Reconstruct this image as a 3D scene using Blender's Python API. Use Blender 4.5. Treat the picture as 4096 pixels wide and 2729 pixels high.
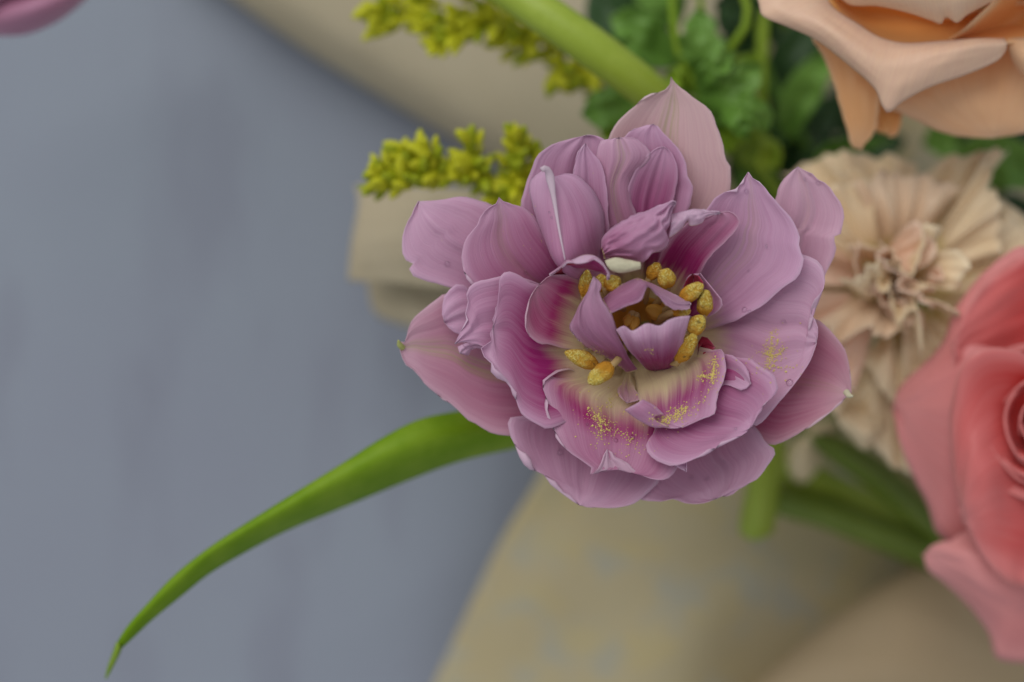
import bpy, bmesh, math, random
import numpy as np
from mathutils import Vector, noise
from mathutils.bvhtree import BVHTree

random.seed(7); np.random.seed(7)
for o in list(bpy.data.objects): bpy.data.objects.remove(o)
SC = bpy.context.scene
COL = SC.collection

# ------------------------------------------------------------------ camera
D = 472.0            # mm from the lens to the plane in focus
KPX = 200.0 / 4096   # mm per photo pixel in the plane in focus
FOC = 0.120          # height of the plane in focus above the table (m)
cd = bpy.data.cameras.new('camera')
cd.sensor_width = 36.0
cd.lens = 36.0 * D / 200.0
cd.clip_start = 0.01; cd.clip_end = 50
cd.dof.use_dof = True
cd.dof.focus_distance = (D + 2) / 1000
cd.dof.aperture_fstop = 3.9
cam = bpy.data.objects.new('camera', cd); COL.objects.link(cam)
cam.location = (0, 0, FOC + D / 1000)
cam.rotation_euler = (0, 0, 0)
SC.camera = cam

# ------------------------------------------------------------------ light
w = bpy.data.worlds.new('World'); SC.world = w; w.use_nodes = True
bg = w.node_tree.nodes['Background']
bg.inputs[0].default_value = (0.90, 0.95, 1.0, 1)
bg.inputs[1].default_value = 0.47
ld = bpy.data.lights.new('window_light', 'AREA')
ld.shape = 'RECTANGLE'; ld.size = 1.3; ld.size_y = 1.3
ld.energy = 15.0; ld.color = (1.0, 0.985, 0.96)
lo = bpy.data.objects.new('window_light', ld); COL.objects.link(lo)
lo.location = (-0.55, 0.95, 1.35)
lo.rotation_euler = (Vector((0, 0, 0.1)) - Vector(lo.location)).to_track_quat('-Z', 'Y').to_euler()
vs = SC.view_settings
vs.view_transform = 'Standard'; vs.look = 'None'; vs.gamma = 1; vs.exposure = 0.0
vs.use_curve_mapping = False

# ------------------------------------------------------------------ pixel frames
FR = {'S': (0, 0, 1.0), 'V': (0, 0, 0.57446),
      'A': (1550, 280, 1.96), 'B': (2400, 280, 1.96), 'C': (1550, 1050, 1.522),
      'D': (2400, 1050, 1.522), 'E': (2050, 950, 1.96), 'F': (3000, 0, 1.96),
      'G': (3200, 550, 1.2545), 'H': (3450, 950, 0.881)}
def S(f, x, y):
    a = FR[f]; return a[0] + x / a[2], a[1] + y / a[2]
def wmm(sx, sy, z):
    """photo pixel at a height z (mm above the focus plane) -> mm in the world"""
    k = KPX * (D - z) / D
    return np.stack([(np.asarray(sx) - 2048.0) * k, -(np.asarray(sy) - 1364.5) * k, np.asarray(z) + FOC * 1000], -1)
def P(f, x, y, z):
    sx, sy = S(f, x, y)
    return Vector(wmm(sx, sy, z) / 1000.0)

# ------------------------------------------------------------------ materials
class N:
    def __init__(s, name):
        s.m = bpy.data.materials.new(name); s.m.use_nodes = True
        s.t = s.m.node_tree; s.t.nodes.clear()
        s.out = s.t.nodes.new('ShaderNodeOutputMaterial')
    def n(s, ty, ins={}, **kw):
        nd = s.t.nodes.new('ShaderNode' + ty)
        for k, v in kw.items(): setattr(nd, k, v)
        for k, v in ins.items(): s.set(nd.inputs[k], v)
        return nd
    def set(s, sock, v):
        if isinstance(v, bpy.types.NodeSocket): s.t.links.new(v, sock)
        else:
            if isinstance(v, tuple) and len(v) == 3 and sock.type == 'RGBA': v = v + (1,)
            sock.default_value = v
    def math(s, op, a, b=0.0, c=0.0, clamp=False):
        nd = s.n('Math', {0: a, 1: b, 2: c}, operation=op, use_clamp=clamp); return nd.outputs[0]
    def mix(s, f, a, b, bt='MIX'):
        nd = s.n('Mix', data_type='RGBA', blend_type=bt)
        s.set(nd.inputs['Factor'], f); s.set(nd.inputs['A'], a) if False else None
        s.set(nd.inputs[6], a); s.set(nd.inputs[7], b)
        return nd.outputs[2]
    def ramp(s, x, a, b, c=0.0, d=1.0, smooth=True):
        nd = s.n('MapRange', {0: x, 1: a, 2: b, 3: c, 4: d}, interpolation_type='SMOOTHSTEP' if smooth else 'LINEAR')
        nd.clamp = True if not smooth else nd.clamp
        return nd.outputs[0]
    def noise(s, vec, scale, detail=3.0, rough=0.5):
        return s.n('TexNoise', {'Vector': vec, 'Scale': scale, 'Detail': detail, 'Roughness': rough}).outputs[0]
    def scaled(s, vec, sc):
        return s.n('Mapping', {'Vector': vec, 'Scale': sc}).outputs[0]
    def obj(s): return s.n('TexCoord').outputs['Object']
    def uv(s): return s.n('UVMap', uv_map='UVMap').outputs[0]
    def finish(s, col, rough=0.5, spec=0.3, trans=0.0, bump=None, bstr=0.2, bdist=0.0004, tcol=None, sheen=0.0, sss=0.0):
        ins = {'Base Color': col, 'Roughness': rough, 'Specular IOR Level': spec}
        p = s.n('BsdfPrincipled', ins)
        if sheen: p.inputs['Sheen Weight'].default_value = sheen
        if sss:
            p.inputs['Subsurface Weight'].default_value = sss
            p.inputs['Subsurface Radius'].default_value = (0.002, 0.0012, 0.001)
            p.inputs['Subsurface Scale'].default_value = 1.0
        if bump is not None:
            b = s.n('Bump', {'Strength': bstr, 'Distance': bdist, 'Height': bump})
            s.t.links.new(b.outputs[0], p.inputs['Normal'])
        sh = p.outputs[0]
        if trans > 0:
            tr = s.n('BsdfTranslucent', {'Color': tcol if tcol is not None else col})
            mx = s.n('MixShader', {0: trans}); s.t.links.new(sh, mx.inputs[1]); s.t.links.new(tr.outputs[0], mx.inputs[2])
            sh = mx.outputs[0]
        s.t.links.new(sh, s.out.inputs[0])
        return s.m

def petal_material(name, cols, back=False, trans=0.34, vs_=1.0):
    g = N(name)
    uv = g.uv(); sep = g.n('SeparateXYZ', {0: uv}); u, v = sep.outputs[0], sep.outputs[1]
    at = g.n('Attribute', attribute_name='prm')
    pr = g.n('SeparateColor', {0: at.outputs['Color']})
    tone, deep, warm = pr.outputs[0], pr.outputs[1], pr.outputs[2]
    streak = at.outputs['Alpha']
    tone = g.math('MULTIPLY', tone, 4.0)
    at2 = g.n('Attribute', attribute_name='seed')
    seed = at2.outputs['Fac']
    vec = g.n('CombineXYZ', {0: g.math('MULTIPLY', u, 46.0), 1: g.math('MULTIPLY', v, 2.2), 2: seed}).outputs[0]
    vein = g.noise(vec, 1.0, 4.0, 0.6)
    vec2 = g.n('CombineXYZ', {0: g.math('MULTIPLY', u, 9.0), 1: g.math('MULTIPLY', v, 2.0), 2: seed}).outputs[0]
    broad = g.noise(vec2, 1.0, 2.0, 0.5)
    au = g.math('MULTIPLY', g.math('ABSOLUTE', g.math('SUBTRACT', u, 0.5)), 2.0)
    edge = g.math('MAXIMUM', g.ramp(au, 0.72, 1.0), g.ramp(v, 0.80, 1.0))
    pale = g.mix(warm, cols['lilac'], cols['pink'])
    mag = g.mix(warm, cols['magenta'], cols['rose'])
    ve = g.math('SUBTRACT', vein, 0.5); be = g.math('SUBTRACT', broad, 0.5)
    dv = g.math('ADD', v, g.math('ADD', g.math('MULTIPLY', ve, 0.30), g.math('MULTIPLY', be, 0.35)))
    df = g.math('MULTIPLY', deep, g.ramp(g.math('ADD', g.math('MULTIPLY', ve, 0.5), g.math('MULTIPLY', be, 0.7)), -0.5, 0.5, 0.75, 1.25, smooth=False))
    df = g.math('MULTIPLY', df, g.math('SUBTRACT', 1.0, g.math('MULTIPLY', edge, 0.45)))
    df = g.math('ADD', df, g.math('MULTIPLY', ve, 0.12), clamp=True)
    c = g.mix(df, pale, mag)
    t2 = g.math('ADD', tone, g.math('ADD', g.math('MULTIPLY', ve, 0.14), g.math('MULTIPLY', be, 0.45)))
    c = g.mix(g.ramp(t2, 0.76, 1.16), cols['cream'], c)
    st = g.math('MULTIPLY', g.ramp(au, 0.0, 0.34, 1.0, 0.0), g.math('MULTIPLY', streak, g.ramp(vein, 0.38, 0.62)))
    c = g.mix(g.math('MULTIPLY', st, 0.8), c, cols['green'])
    c = g.mix(g.math('MULTIPLY', g.ramp(g.math('MAXIMUM', au, v), 0.95, 1.0), 0.16), c, cols['rim'])
    vf = g.noise(g.n('CombineXYZ', {0: g.math('MULTIPLY', u, 120.0), 1: g.math('MULTIPLY', v, 3.0), 2: seed}).outputs[0], 1.0, 3.0, 0.6)
    c = g.mix(1.0, c, g.n('CombineColor', {0: g.ramp(vf, .3, .7, 1 - .05 * vs_, 1 + .03 * vs_), 1: g.ramp(vf, .3, .7, 1 - .09 * vs_, 1 + .06 * vs_), 2: g.ramp(vf, .3, .7, 1 - .06 * vs_, 1 + .03 * vs_)}).outputs[0], 'MULTIPLY')
    if back: c = g.mix(0.28, c, cols['rim'])
    return g.finish(c, rough=0.42, spec=0.36, trans=trans, bump=vein, bstr=0.30 * vs_, bdist=0.0006, sheen=0.08)

TUL = dict(lilac=(0.88, 0.60, 0.80), pink=(0.84, 0.61, 0.62), magenta=(0.40, 0.016, 0.175), rose=(0.50, 0.05, 0.16),
           cream=(0.88, 0.72, 0.44), green=(0.52, 0.50, 0.22), rim=(0.88, 0.76, 0.84))
M_PET = petal_material('tulip_petal_inside', TUL)
M_PETB = petal_material('tulip_petal_back', TUL, back=True)
RED = dict(TUL); RED.update(lilac=(0.50, 0.05, 0.12), pink=(0.55, 0.05, 0.10), magenta=(0.42, 0.01, 0.05), rose=(0.42, 0.01, 0.05))
M_PETV = petal_material('tulip_petal_veined', TUL, vs_=2.6)
M_RED = petal_material('tulip_petal_red', RED)
PEA = dict(lilac=(0.90, 0.62, 0.38), pink=(0.82, 0.56, 0.43), magenta=(0.95, 0.42, 0.11), rose=(0.93, 0.43, 0.20),
           cream=(0.90, 0.42, 0.12), green=(0.6, 0.45, 0.15), rim=(0.88, 0.72, 0.56))
M_PEA = petal_material('peach_rose_petal', PEA, trans=0.12, vs_=0.5)
COR = dict(lilac=(0.90, 0.34, 0.33), pink=(0.92, 0.44, 0.43), magenta=(0.66, 0.02, 0.015), rose=(0.70, 0.055, 0.05),
           cream=(0.62, 0.012, 0.01), green=(0.7, 0.3, 0.2), rim=(0.88, 0.55, 0.50))
M_COR = petal_material('coral_rose_petal', COR, trans=0.16, vs_=0.7)
CAR = dict(lilac=(0.98, 0.80, 0.52), pink=(0.98, 0.70, 0.53), magenta=(0.88, 0.68, 0.34), rose=(0.94, 0.58, 0.42),
           cream=(0.88, 0.72, 0.34), green=(0.6, 0.55, 0.2), rim=(0.96, 0.82, 0.62))
M_CAR = petal_material('carnation_petal', CAR, trans=0.12, vs_=0.25)

def green_material(name, a, b, trans=0.15, rough=0.42, sc=60.0, stretch=(1, 1, 1), spec=0.35):
    g = N(name); oc = g.obj()
    n1 = g.noise(g.scaled(oc, stretch), sc, 4.0, 0.6)
    n2 = g.noise(oc, sc * 9, 2.0, 0.5)
    c = g.mix(g.ramp(n1, 0.35, 0.65), a, b)
    c = g.mix(g.math('MULTIPLY', n2, 0.25), c, tuple(min(1, x * 1.5) for x in b))
    return g.finish(c, rough=rough, spec=spec, trans=trans, bump=n2, bstr=0.15, bdist=0.0003)
def leaf_material():
    g = N('tulip_leaf'); uv = g.uv(); sep = g.n('SeparateXYZ', {0: uv})
    vec = g.n('CombineXYZ', {0: g.math('MULTIPLY', sep.outputs[0], 60.0), 1: g.math('MULTIPLY', sep.outputs[1], 5.0)}).outputs[0]
    vein = g.noise(vec, 1.0, 3.0, 0.6); bl = g.noise(g.obj(), 75.0, 3.0, 0.6)
    c = g.mix(g.ramp(bl, 0.35, 0.7), (0.16, 0.30, 0.003), (0.25, 0.39, 0.022))
    c = g.mix(g.math('MULTIPLY', vein, 0.35), c, (0.20, 0.36, 0.005))
    return g.finish(c, rough=0.5, spec=0.2, trans=0.14, tcol=(0.15, 0.35, 0.02), bump=vein, bstr=0.10, bdist=0.0004)
M_LEAF = leaf_material()
M_STEM = green_material('light_green_stem', (0.27, 0.36, 0.03), (0.32, 0.41, 0.05), trans=0.0, sc=90)
M_STEMD = green_material('dark_green_stem', (0.11, 0.165, 0.015), (0.15, 0.21, 0.03), trans=0.0, sc=90)
M_FOL = green_material('mid_green_foliage', (0.12, 0.26, 0.03), (0.19, 0.36, 0.065), trans=0.2)
M_FOLY = green_material('yellow_green_foliage', (0.23, 0.38, 0.02), (0.33, 0.46, 0.04), trans=0.2)
M_FOLD = green_material('dark_green_foliage', (0.018, 0.045, 0.012), (0.03, 0.075, 0.018), trans=0.1)
M_BUD = green_material('goldenrod_bud', (0.50, 0.52, 0.014), (0.72, 0.70, 0.03), trans=0.2, sc=140)
M_BUDG = green_material('goldenrod_bud_green', (0.27, 0.34, 0.012), (0.44, 0.49, 0.015), trans=0.2, sc=140)

def anther_material():
    g = N('anther_pollen'); oc = g.obj()
    n1 = g.noise(oc, 260.0, 4.0, 0.7); n2 = g.noise(oc, 2600.0, 2.0, 0.6)
    c = g.mix(g.ramp(n1, 0.38, 0.62), (0.50, 0.26, 0.03), (0.62, 0.44, 0.08))
    c = g.mix(g.ramp(n2, 0.50, 0.62), c, (0.74, 0.62, 0.20))
    tf = g.n('Attribute', attribute_name='tipf').outputs['Fac']
    c = g.mix(g.ramp(g.math('ADD', tf, g.math('MULTIPLY', g.math('SUBTRACT', n1, .5), 1.2)), .30, .75), (0.56, 0.26, 0.03), c)
    n3 = g.noise(oc, 420.0, 3.0, 0.6); c = g.mix(g.math('MULTIPLY', g.ramp(n3, 0.60, 0.70), 0.7), c, (0.10, 0.07, 0.03))
    return g.finish(c, rough=0.9, spec=0.1, bump=n2, bstr=0.9, bdist=0.0006)
M_ANT = anther_material()
def plain(name, col, rough=0.5, spec=0.3, trans=0.0, nsc=300, var=0.2):
    g = N(name); n = g.noise(g.obj(), nsc, 3.0)
    c = g.mix(g.math('MULTIPLY', n, var * 2), tuple(x * (1 - var) for x in col), tuple(min(1, x * (1 + var)) for x in col))
    return g.finish(c, rough=rough, spec=spec, trans=trans, bump=n, bstr=0.2, bdist=0.0003)
M_FIL = plain('filament', (0.62, 0.42, 0.18), trans=0.2)
M_AMBER = plain('inner_amber', (0.80, 0.42, 0.07), trans=0.3)
M_POL = plain('pollen_grain', (0.86, 0.70, 0.24), rough=0.9, spec=0.1)
M_PIS = plain('pistil', (0.48, 0.50, 0.16))
M_DARK = plain('anther_tip', (0.06, 0.045, 0.03), rough=0.8)
M_RIB = plain('petal_rib', (0.80, 0.62, 0.72), trans=0.2)
M_CREAM = plain('cream_petal_base', (0.84, 0.78, 0.56), trans=0.3, nsc=700)
def water():
    g = N('water'); nn = g.noise(g.obj(), 400.0)
    b = g.n('Bump', {'Strength': 0.03, 'Distance': 0.0001, 'Height': nn})
    tr = g.n('BsdfTransparent', {'Color': (0.97, 0.97, 0.98)}); gl = g.n('BsdfGlossy', {'Color': (1, 1, 1), 'Roughness': 0.03, 'Normal': b.outputs[0]})
    fr = g.n('Fresnel', {'IOR': 1.28}); mx = g.n('MixShader', {0: fr.outputs[0]})
    g.t.links.new(tr.outputs[0], mx.inputs[1]); g.t.links.new(gl.outputs[0], mx.inputs[2])
    g.t.links.new(mx.outputs[0], g.out.inputs[0]); return g.m
M_WAT = water()

def paper_material(name, a, b, stain=None, trans=0.22):
    g = N(name); oc = g.obj()
    n1 = g.noise(oc, 18.0, 4.0, 0.6); fib = g.noise(g.scaled(oc, (1, 5, 1)), 700.0, 3.0, 0.6)
    c = g.mix(g.ramp(n1, 0.3, 0.7), a, b)
    if stain:
        n2 = g.noise(oc, 75.0, 5.0, 0.62)
        c = g.mix(g.math('MULTIPLY', g.ramp(n2, 0.47, 0.64), 0.65), c, stain)
        n3 = g.noise(g.scaled(oc, (1.0, 1.4, 1)), 55.0, 4.0, 0.6)
        c = g.mix(g.math('MULTIPLY', g.ramp(n3, 0.50, 0.66), 0.55), c, (0.70, 0.57, 0.27))
    c = g.mix(g.math('MULTIPLY', fib, 0.25), c, tuple(x * 0.75 for x in a))
    return g.finish(c, rough=0.75, spec=0.15, trans=trans, bump=fib, bstr=0.15, bdist=0.0002)
M_PAPER = paper_material('kraft_paper', (0.58, 0.49, 0.335), (0.64, 0.56, 0.40))
M_PAPERS = paper_material('kraft_paper_mottled', (0.61, 0.51, 0.30), (0.65, 0.555, 0.35), stain=(0.49, 0.51, 0.47))
M_PAPERW = paper_material('kraft_paper_warm', (0.56, 0.42, 0.25), (0.60, 0.46, 0.29))

def ground_material():
    g = N('painted_board'); oc = g.obj()
    n1 = g.noise(oc, 9.0, 4.0, 0.55)
    rot = g.n('Mapping', {'Vector': oc, 'Rotation': (0, 0, math.radians(-28)), 'Scale': (1.0, 0.30, 1.0)}).outputs[0]
    n2 = g.noise(rot, 38.0, 3.0, 0.55)
    n3 = g.noise(oc, 420.0, 4.0, 0.6)
    c = g.mix(g.ramp(n1, 0.30, 0.70), (0.258, 0.275, 0.338), (0.272, 0.301, 0.356))
    c = g.mix(g.math('MULTIPLY', g.ramp(n2, 0.50, 0.68), 0.55), c, (0.215, 0.224, 0.280))
    c = g.mix(g.math('MULTIPLY', n3, 0.18), c, (0.36, 0.39, 0.43))
    return g.finish(c, rough=0.7, spec=0.2, bump=n3, bstr=0.2, bdist=0.0005)
M_GROUND = ground_material()

# ------------------------------------------------------------------ object helpers
def tag(o, label=None, cat=None, group=None, kind=None):
    if label: o['label'] = label
    if cat: o['category'] = cat
    if group: o['group'] = group
    if kind: o['kind'] = kind
    return o
def empty(name, loc):
    e = bpy.data.objects.new(name, None); COL.objects.link(e); e.location = loc; e.empty_display_size = 0.01
    return e
def link(name, me, parent=None, mats=()):
    o = bpy.data.objects.new(name, me); COL.objects.link(o)
    for m in mats: me.materials.append(m)
    if parent is not None:
        root = parent
        loc = Vector(root.location)
        while root.parent is not None:
            root = root.parent; loc = loc + Vector(root.location)
        o.parent = parent
        o.location = -loc if o.location.length == 0 else o.location - loc
    return o
def smooth(me):
    me.polygons.foreach_set('use_smooth', [True] * len(me.polygons))

def cr(pts, n):
    p = np.asarray(pts, float)
    if len(p) == 1: return np.repeat(p, n, 0)
    if len(p) > 2 or True:
        q = np.vstack([2 * p[0] - p[1], p, 2 * p[-1] - p[-2]])
        out = []
        for i in range(1, len(q) - 2):
            p0, p1, p2, p3 = q[i - 1], q[i], q[i + 1], q[i + 2]
            d1 = max(np.linalg.norm(p1 - p0), 1e-6) ** .5; d2 = max(np.linalg.norm(p2 - p1), 1e-6) ** .5; d3 = max(np.linalg.norm(p3 - p2), 1e-6) ** .5
            t0, t1, t2, t3 = 0, d1, d1 + d2, d1 + d2 + d3
            t = np.linspace(t1, t2, 14, endpoint=(i == len(q) - 3))[:, None]
            a1 = (t1 - t) / (t1 - t0) * p0 + (t - t0) / (t1 - t0) * p1
            a2 = (t2 - t) / (t2 - t1) * p1 + (t - t1) / (t2 - t1) * p2
            a3 = (t3 - t) / (t3 - t2) * p2 + (t - t2) / (t3 - t2) * p3
            b1 = (t2 - t) / (t2 - t0) * a1 + (t - t0) / (t2 - t0) * a2
            b2 = (t3 - t) / (t3 - t1) * a2 + (t - t1) / (t3 - t1) * a3
            out.append((t2 - t) / (t2 - t1) * b1 + (t - t1) / (t2 - t1) * b2)
        p = np.vstack(out)
    s = np.concatenate([[0], np.cumsum(np.linalg.norm(np.diff(p, axis=0), axis=1))])
    x = np.linspace(0, s[-1], n)
    return np.stack([np.interp(x, s, p[:, k]) for k in range(p.shape[1])], 1)

def across(rails, nu):
    """rails: (K, n, 3) -> (n, nu+1, 3), smooth in the cross direction"""
    R = np.asarray(rails); K = len(R)
    us = np.linspace(0, K - 1, nu + 1)
    if K == 2:
        f = (us)[None, :, None]; return R[0][:, None] * (1 - f) + R[1][:, None] * f
    q = np.concatenate([[2 * R[0] - R[1]] if K > 3 else [3 * R[0] - 3 * R[1] + R[2]], R, [2 * R[-1] - R[-2]] if K > 3 else [3 * R[-1] - 3 * R[-2] + R[-3]]])
    out = []
    for x in us:
        i = min(int(x), K - 2); t = x - i
        p0, p1, p2, p3 = q[i], q[i + 1], q[i + 2], q[i + 3]
        out.append(0.5 * (2 * p1 + (p2 - p0) * t + (2 * p0 - 5 * p1 + 4 * p2 - p3) * t * t + (3 * p1 - p0 - 3 * p2 + p3) * t ** 3))
    return np.stack(out, 1)

def nz(a, b, c):
    f = np.frompyfunc(lambda x, y, z: noise.noise((x, y, z)), 3, 1)
    a, b, c = np.broadcast_arrays(a, b, c)
    return f(a, b, c).astype(float)

SEED = [0]
def grid_object(name, G, parent, mats, tone=None, fade=None, deep=0.5, warm=0.0, streak=0.0, cream=0.3, thick=0.35, U=None, V=None, up=True, uflip=False):
    """G: (n, m, 3) in mm world -> a thin solid sheet"""
    n, m, _ = G.shape
    if V is None: V = np.repeat(np.linspace(0, 1, n)[:, None], m, 1)
    if U is None: U = np.repeat(np.linspace(0, 1, m)[None], n, 0)
    idx = np.arange(n * m).reshape(n, m)
    f = np.stack([idx[:-1, :-1], idx[1:, :-1], idx[1:, 1:], idx[:-1, 1:]], -1).reshape(-1, 4)
    a = G[1:, :-1] - G[:-1, :-1]; b = G[:-1, 1:] - G[:-1, :-1]
    nzs = np.cross(a, b)[..., 2].sum()
    if (nzs < 0) == up: f = f[:, ::-1]
    me = bpy.data.meshes.new(name)
    me.from_pydata((G.reshape(-1, 3) / 1000).tolist(), [], f.tolist())
    SEED[0] += 1
    ca = me.attributes.new('prm', 'FLOAT_COLOR', 'POINT')
    dat = np.zeros((n * m, 4))
    dat[:, 0] = np.clip((tone if tone is not None else V / max(cream, 1e-3)).reshape(-1), 0, 4) / 4
    dat[:, 1] = (deep if fade is None else deep * fade.reshape(-1)); dat[:, 2] = warm; dat[:, 3] = streak
    ca.data.foreach_set('color', dat.reshape(-1))
    sa = me.attributes.new('seed', 'FLOAT', 'POINT'); sa.data.foreach_set('value', np.full(n * m, SEED[0] * 3.7))
    uvl = me.uv_layers.new(name='UVMap')
    li = np.zeros(len(me.loops), int); me.loops.foreach_get('vertex_index', li)
    uvs = np.stack([U.reshape(-1)[li], V.reshape(-1)[li]], 1); uvl.data.foreach_set('uv', uvs.reshape(-1))
    bm = bmesh.new(); bm.from_mesh(me); bmesh.ops.remove_doubles(bm, verts=bm.verts, dist=3e-5); bm.to_mesh(me); bm.free()
    smooth(me); me.update()
    o = link(name, me, parent, mats)
    md = o.modifiers.new('thickness', 'SOLIDIFY'); md.thickness = thick / 1000; md.offset = -1
    if len(mats) > 1: md.material_offset = 1
    return o

# tulip cup: height (mm) for a layer l (0 outermost .. 1 innermost) at a distance r (mm) from the axis
CEN = (2559.0, 1340.0)
def H(l, r):
    return -34 + 6 * l + (26 + 16 * l) * (1 - np.exp(-r / (16 - 8 * l)))
PETALS = []
def petal(f, L, R, l=0.3, M=None, base=True, cup=1.5, ripple=0.5, jag=0.34, crease=0.5, creases=(), curls=(), deep=0.6, warm=0.0,
          streak=0.0, cream=0.3, nu=26, nv=46, parent=None, mats=None, thick=0.12, name='petal', dz=0.0, reg=True, crump=0.0, wav=2.4, rc=14.0, hold=0.15):
    def conv(Q):
        out = []
        for q in Q:
            sx, sy = S(f, q[0], q[1])
            z = q[2] if len(q) > 2 else float(H(l, math.hypot(sx - CEN[0], sy - CEN[1]) * KPX)) + dz
            out.append((sx, sy, z))
        return out
    Ls, Rs = conv(L), conv(R)
    Ms = conv(M) if M else None
    if base:
        d = np.array([(Ls[-1][0] + Ls[0][0]) / 2 - CEN[0], (Ls[-1][1] + Ls[0][1]) / 2 - CEN[1]]); d /= np.linalg.norm(d) + 1e-6
        pp = np.array([-d[1], d[0]])
        if np.dot(pp, np.array(Ls[0][:2]) - np.array(Rs[0][:2])) < 0: pp = -pp
        zb = float(H(l, 0.6))
        Ls = [(CEN[0] + pp[0] * 26, CEN[1] + pp[1] * 26, zb)] + Ls
        Rs = [(CEN[0] - pp[0] * 26, CEN[1] - pp[1] * 26, zb)] + Rs
        if Ms: Ms = [(CEN[0], CEN[1], zb)] + Ms
    if Rs[-1] != Ls[-1]: Rs = Rs + [Ls[-1]]
    if Ms and Ms[-1] != Ls[-1]: Ms = Ms + [Ls[-1]]
    n = nv + 1
    def rs(Q):   # resample in world mm so that z counts
        q = np.array(Q); return cr(wmm(q[:, 0], q[:, 1], q[:, 2]), n)
    a, b = rs(Ls), rs(Rs)
    rails = [a, rs(Ms), b] if Ms else [a, b]
    G = across(rails, nu)
    SEED[0] += 1; sd = SEED[0] * 5.17
    v = np.linspace(0, 1, n)[:, None]; u = np.linspace(-1, 1, nu + 1)[None]
    au = np.abs(u)
    G = G.copy()
    wid = np.linalg.norm(a - b, axis=1)[:, None]; wn = np.clip(wid / (wid.max() + 1e-6), 0, 1)
    G[..., 2] += cup * (au ** 2 - 0.5) * wn
    G[..., 2] -= crease * np.exp(-(u / 0.10) ** 2) * np.clip(v * 1.6, 0, 1) * wn
    for (u0, dep, wd) in creases:
        G[..., 2] -= dep * np.exp(-((u - u0) / wd) ** 2) * np.clip((v - 0.1) * 2, 0, 1) * wn
    e = np.maximum(au * np.ones_like(v), np.clip(v, 0, 1) * np.ones_like(u))
    G[..., 2] += ripple * e ** 5 * wn ** .5 * nz(u * wav, v * wav * 3, sd) * 2.2
    G[..., 2] += 0.35 * np.clip(v * 2, 0, 1) * nz(u * 1.6, v * 3.2, sd + 9) * 2
    G[..., 2] += 0.32 * np.clip(v * 1.5, 0, 1) * wn * nz(u * 3.6, v * 1.3, sd + 51) + 0.07 * np.clip(v * 1.5, 0, 1) * wn * nz(u * 11, v * 1.6, sd + 77)
    if crump: G[..., 2] += crump * nz(u * 2.6, v * 5.0, sd + 30) * 2 + crump * 0.5 * nz(u * 6, v * 9.0, sd + 40)
    # frayed margin
    mid = G[:, nu // 2][:, None]
    out = G - mid; ol = np.linalg.norm(out, axis=2, keepdims=True) + 1e-6
    js = 1.1 * nz(u * 0 + np.sign(u) * 7, v * 8, sd + 37) + nz(u * 0 + np.sign(u) * 3, v * 16, sd + 17) + 0.6 * nz(np.sign(u) * 5 + u * 0, v * 38, sd + 23)
    G += (out / ol) * (js * jag * au ** 8 * np.clip(v * 5 - 1, 0, 1) * np.clip(wn * 3, 0, 1))[..., None]
    U = np.repeat((u + 1) / 2, n, 0); V = np.repeat(v, nu + 1, 1)
    # rolled margins
    for (side, v0, v1, r, ang) in curls:
        c = 0 if side < 0 else -1; c2 = 1 if side < 0 else -2
        E = G[:, c]; o_ = E - G[:, 2 if side < 0 else -3]
        t = np.gradient(E, axis=0); t /= np.linalg.norm(t, axis=1, keepdims=True) + 1e-9
        o_ = o_ - t * (o_ * t).sum(1, keepdims=True); o_ /= np.linalg.norm(o_, axis=1, keepdims=True) + 1e-9
        up = np.cross(o_, t); up *= np.sign(up[:, 2:3] + 1e-9)
        vv = v[:, 0]; w_ = np.clip((vv - v0) / 0.06, 0, 1) * np.clip((v1 - vv) / 0.06, 0, 1); w_ = w_ * w_ * (3 - 2 * w_)
        rr = 0.8 * r * w_ * np.clip(0.30 + 1.5 * nz(vv * 11, sd, 2.0) + 0.7 * nz(vv * 34, sd, 5.0), 0.0, 1.5)
        K = 7; cols = []; A = math.radians(ang)
        for k in range(1, K + 1):
            al = A * k / K
            cols.append(E + o_ * (rr * math.sin(al))[:, None] + up * (rr * (1 - math.cos(al)))[:, None])
        X = np.stack(cols, 1); XU = np.full((n, K), 0.0 if side < 0 else 1.0); XV = np.repeat(v, K, 1)
        if side < 0:
            G = np.concatenate([X[:, ::-1], G], 1); U = np.concatenate([XU, U], 1); V = np.concatenate([XV, V], 1)
        else:
            G = np.concatenate([G, X], 1); U = np.concatenate([U, XU], 1); V = np.concatenate([V, XV], 1)
    tone = None; fade = np.maximum(np.clip(1.25 - V, 0, 1), hold)
    if base:
        c0 = wmm(CEN[0], CEN[1], -10.0); rad = np.hypot(G[..., 0] - c0[0], G[..., 1] - c0[1]); tone = rad / rc
        rt = max(float(rad[-1].mean()), rc + 4); fade = np.clip(1.30 - (rad - rc) / (rt - rc), 0.0, 1) ** 0.65; fade = np.maximum(fade, hold); deep = min(1.0, deep * 1.25)
    o = grid_object(name, G, parent, mats or (M_PET, M_PETB), tone=tone, fade=fade, deep=deep, warm=warm, streak=streak, cream=cream, thick=thick, U=U, V=V)
    if reg: PETALS.append(G)
    return o

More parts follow.
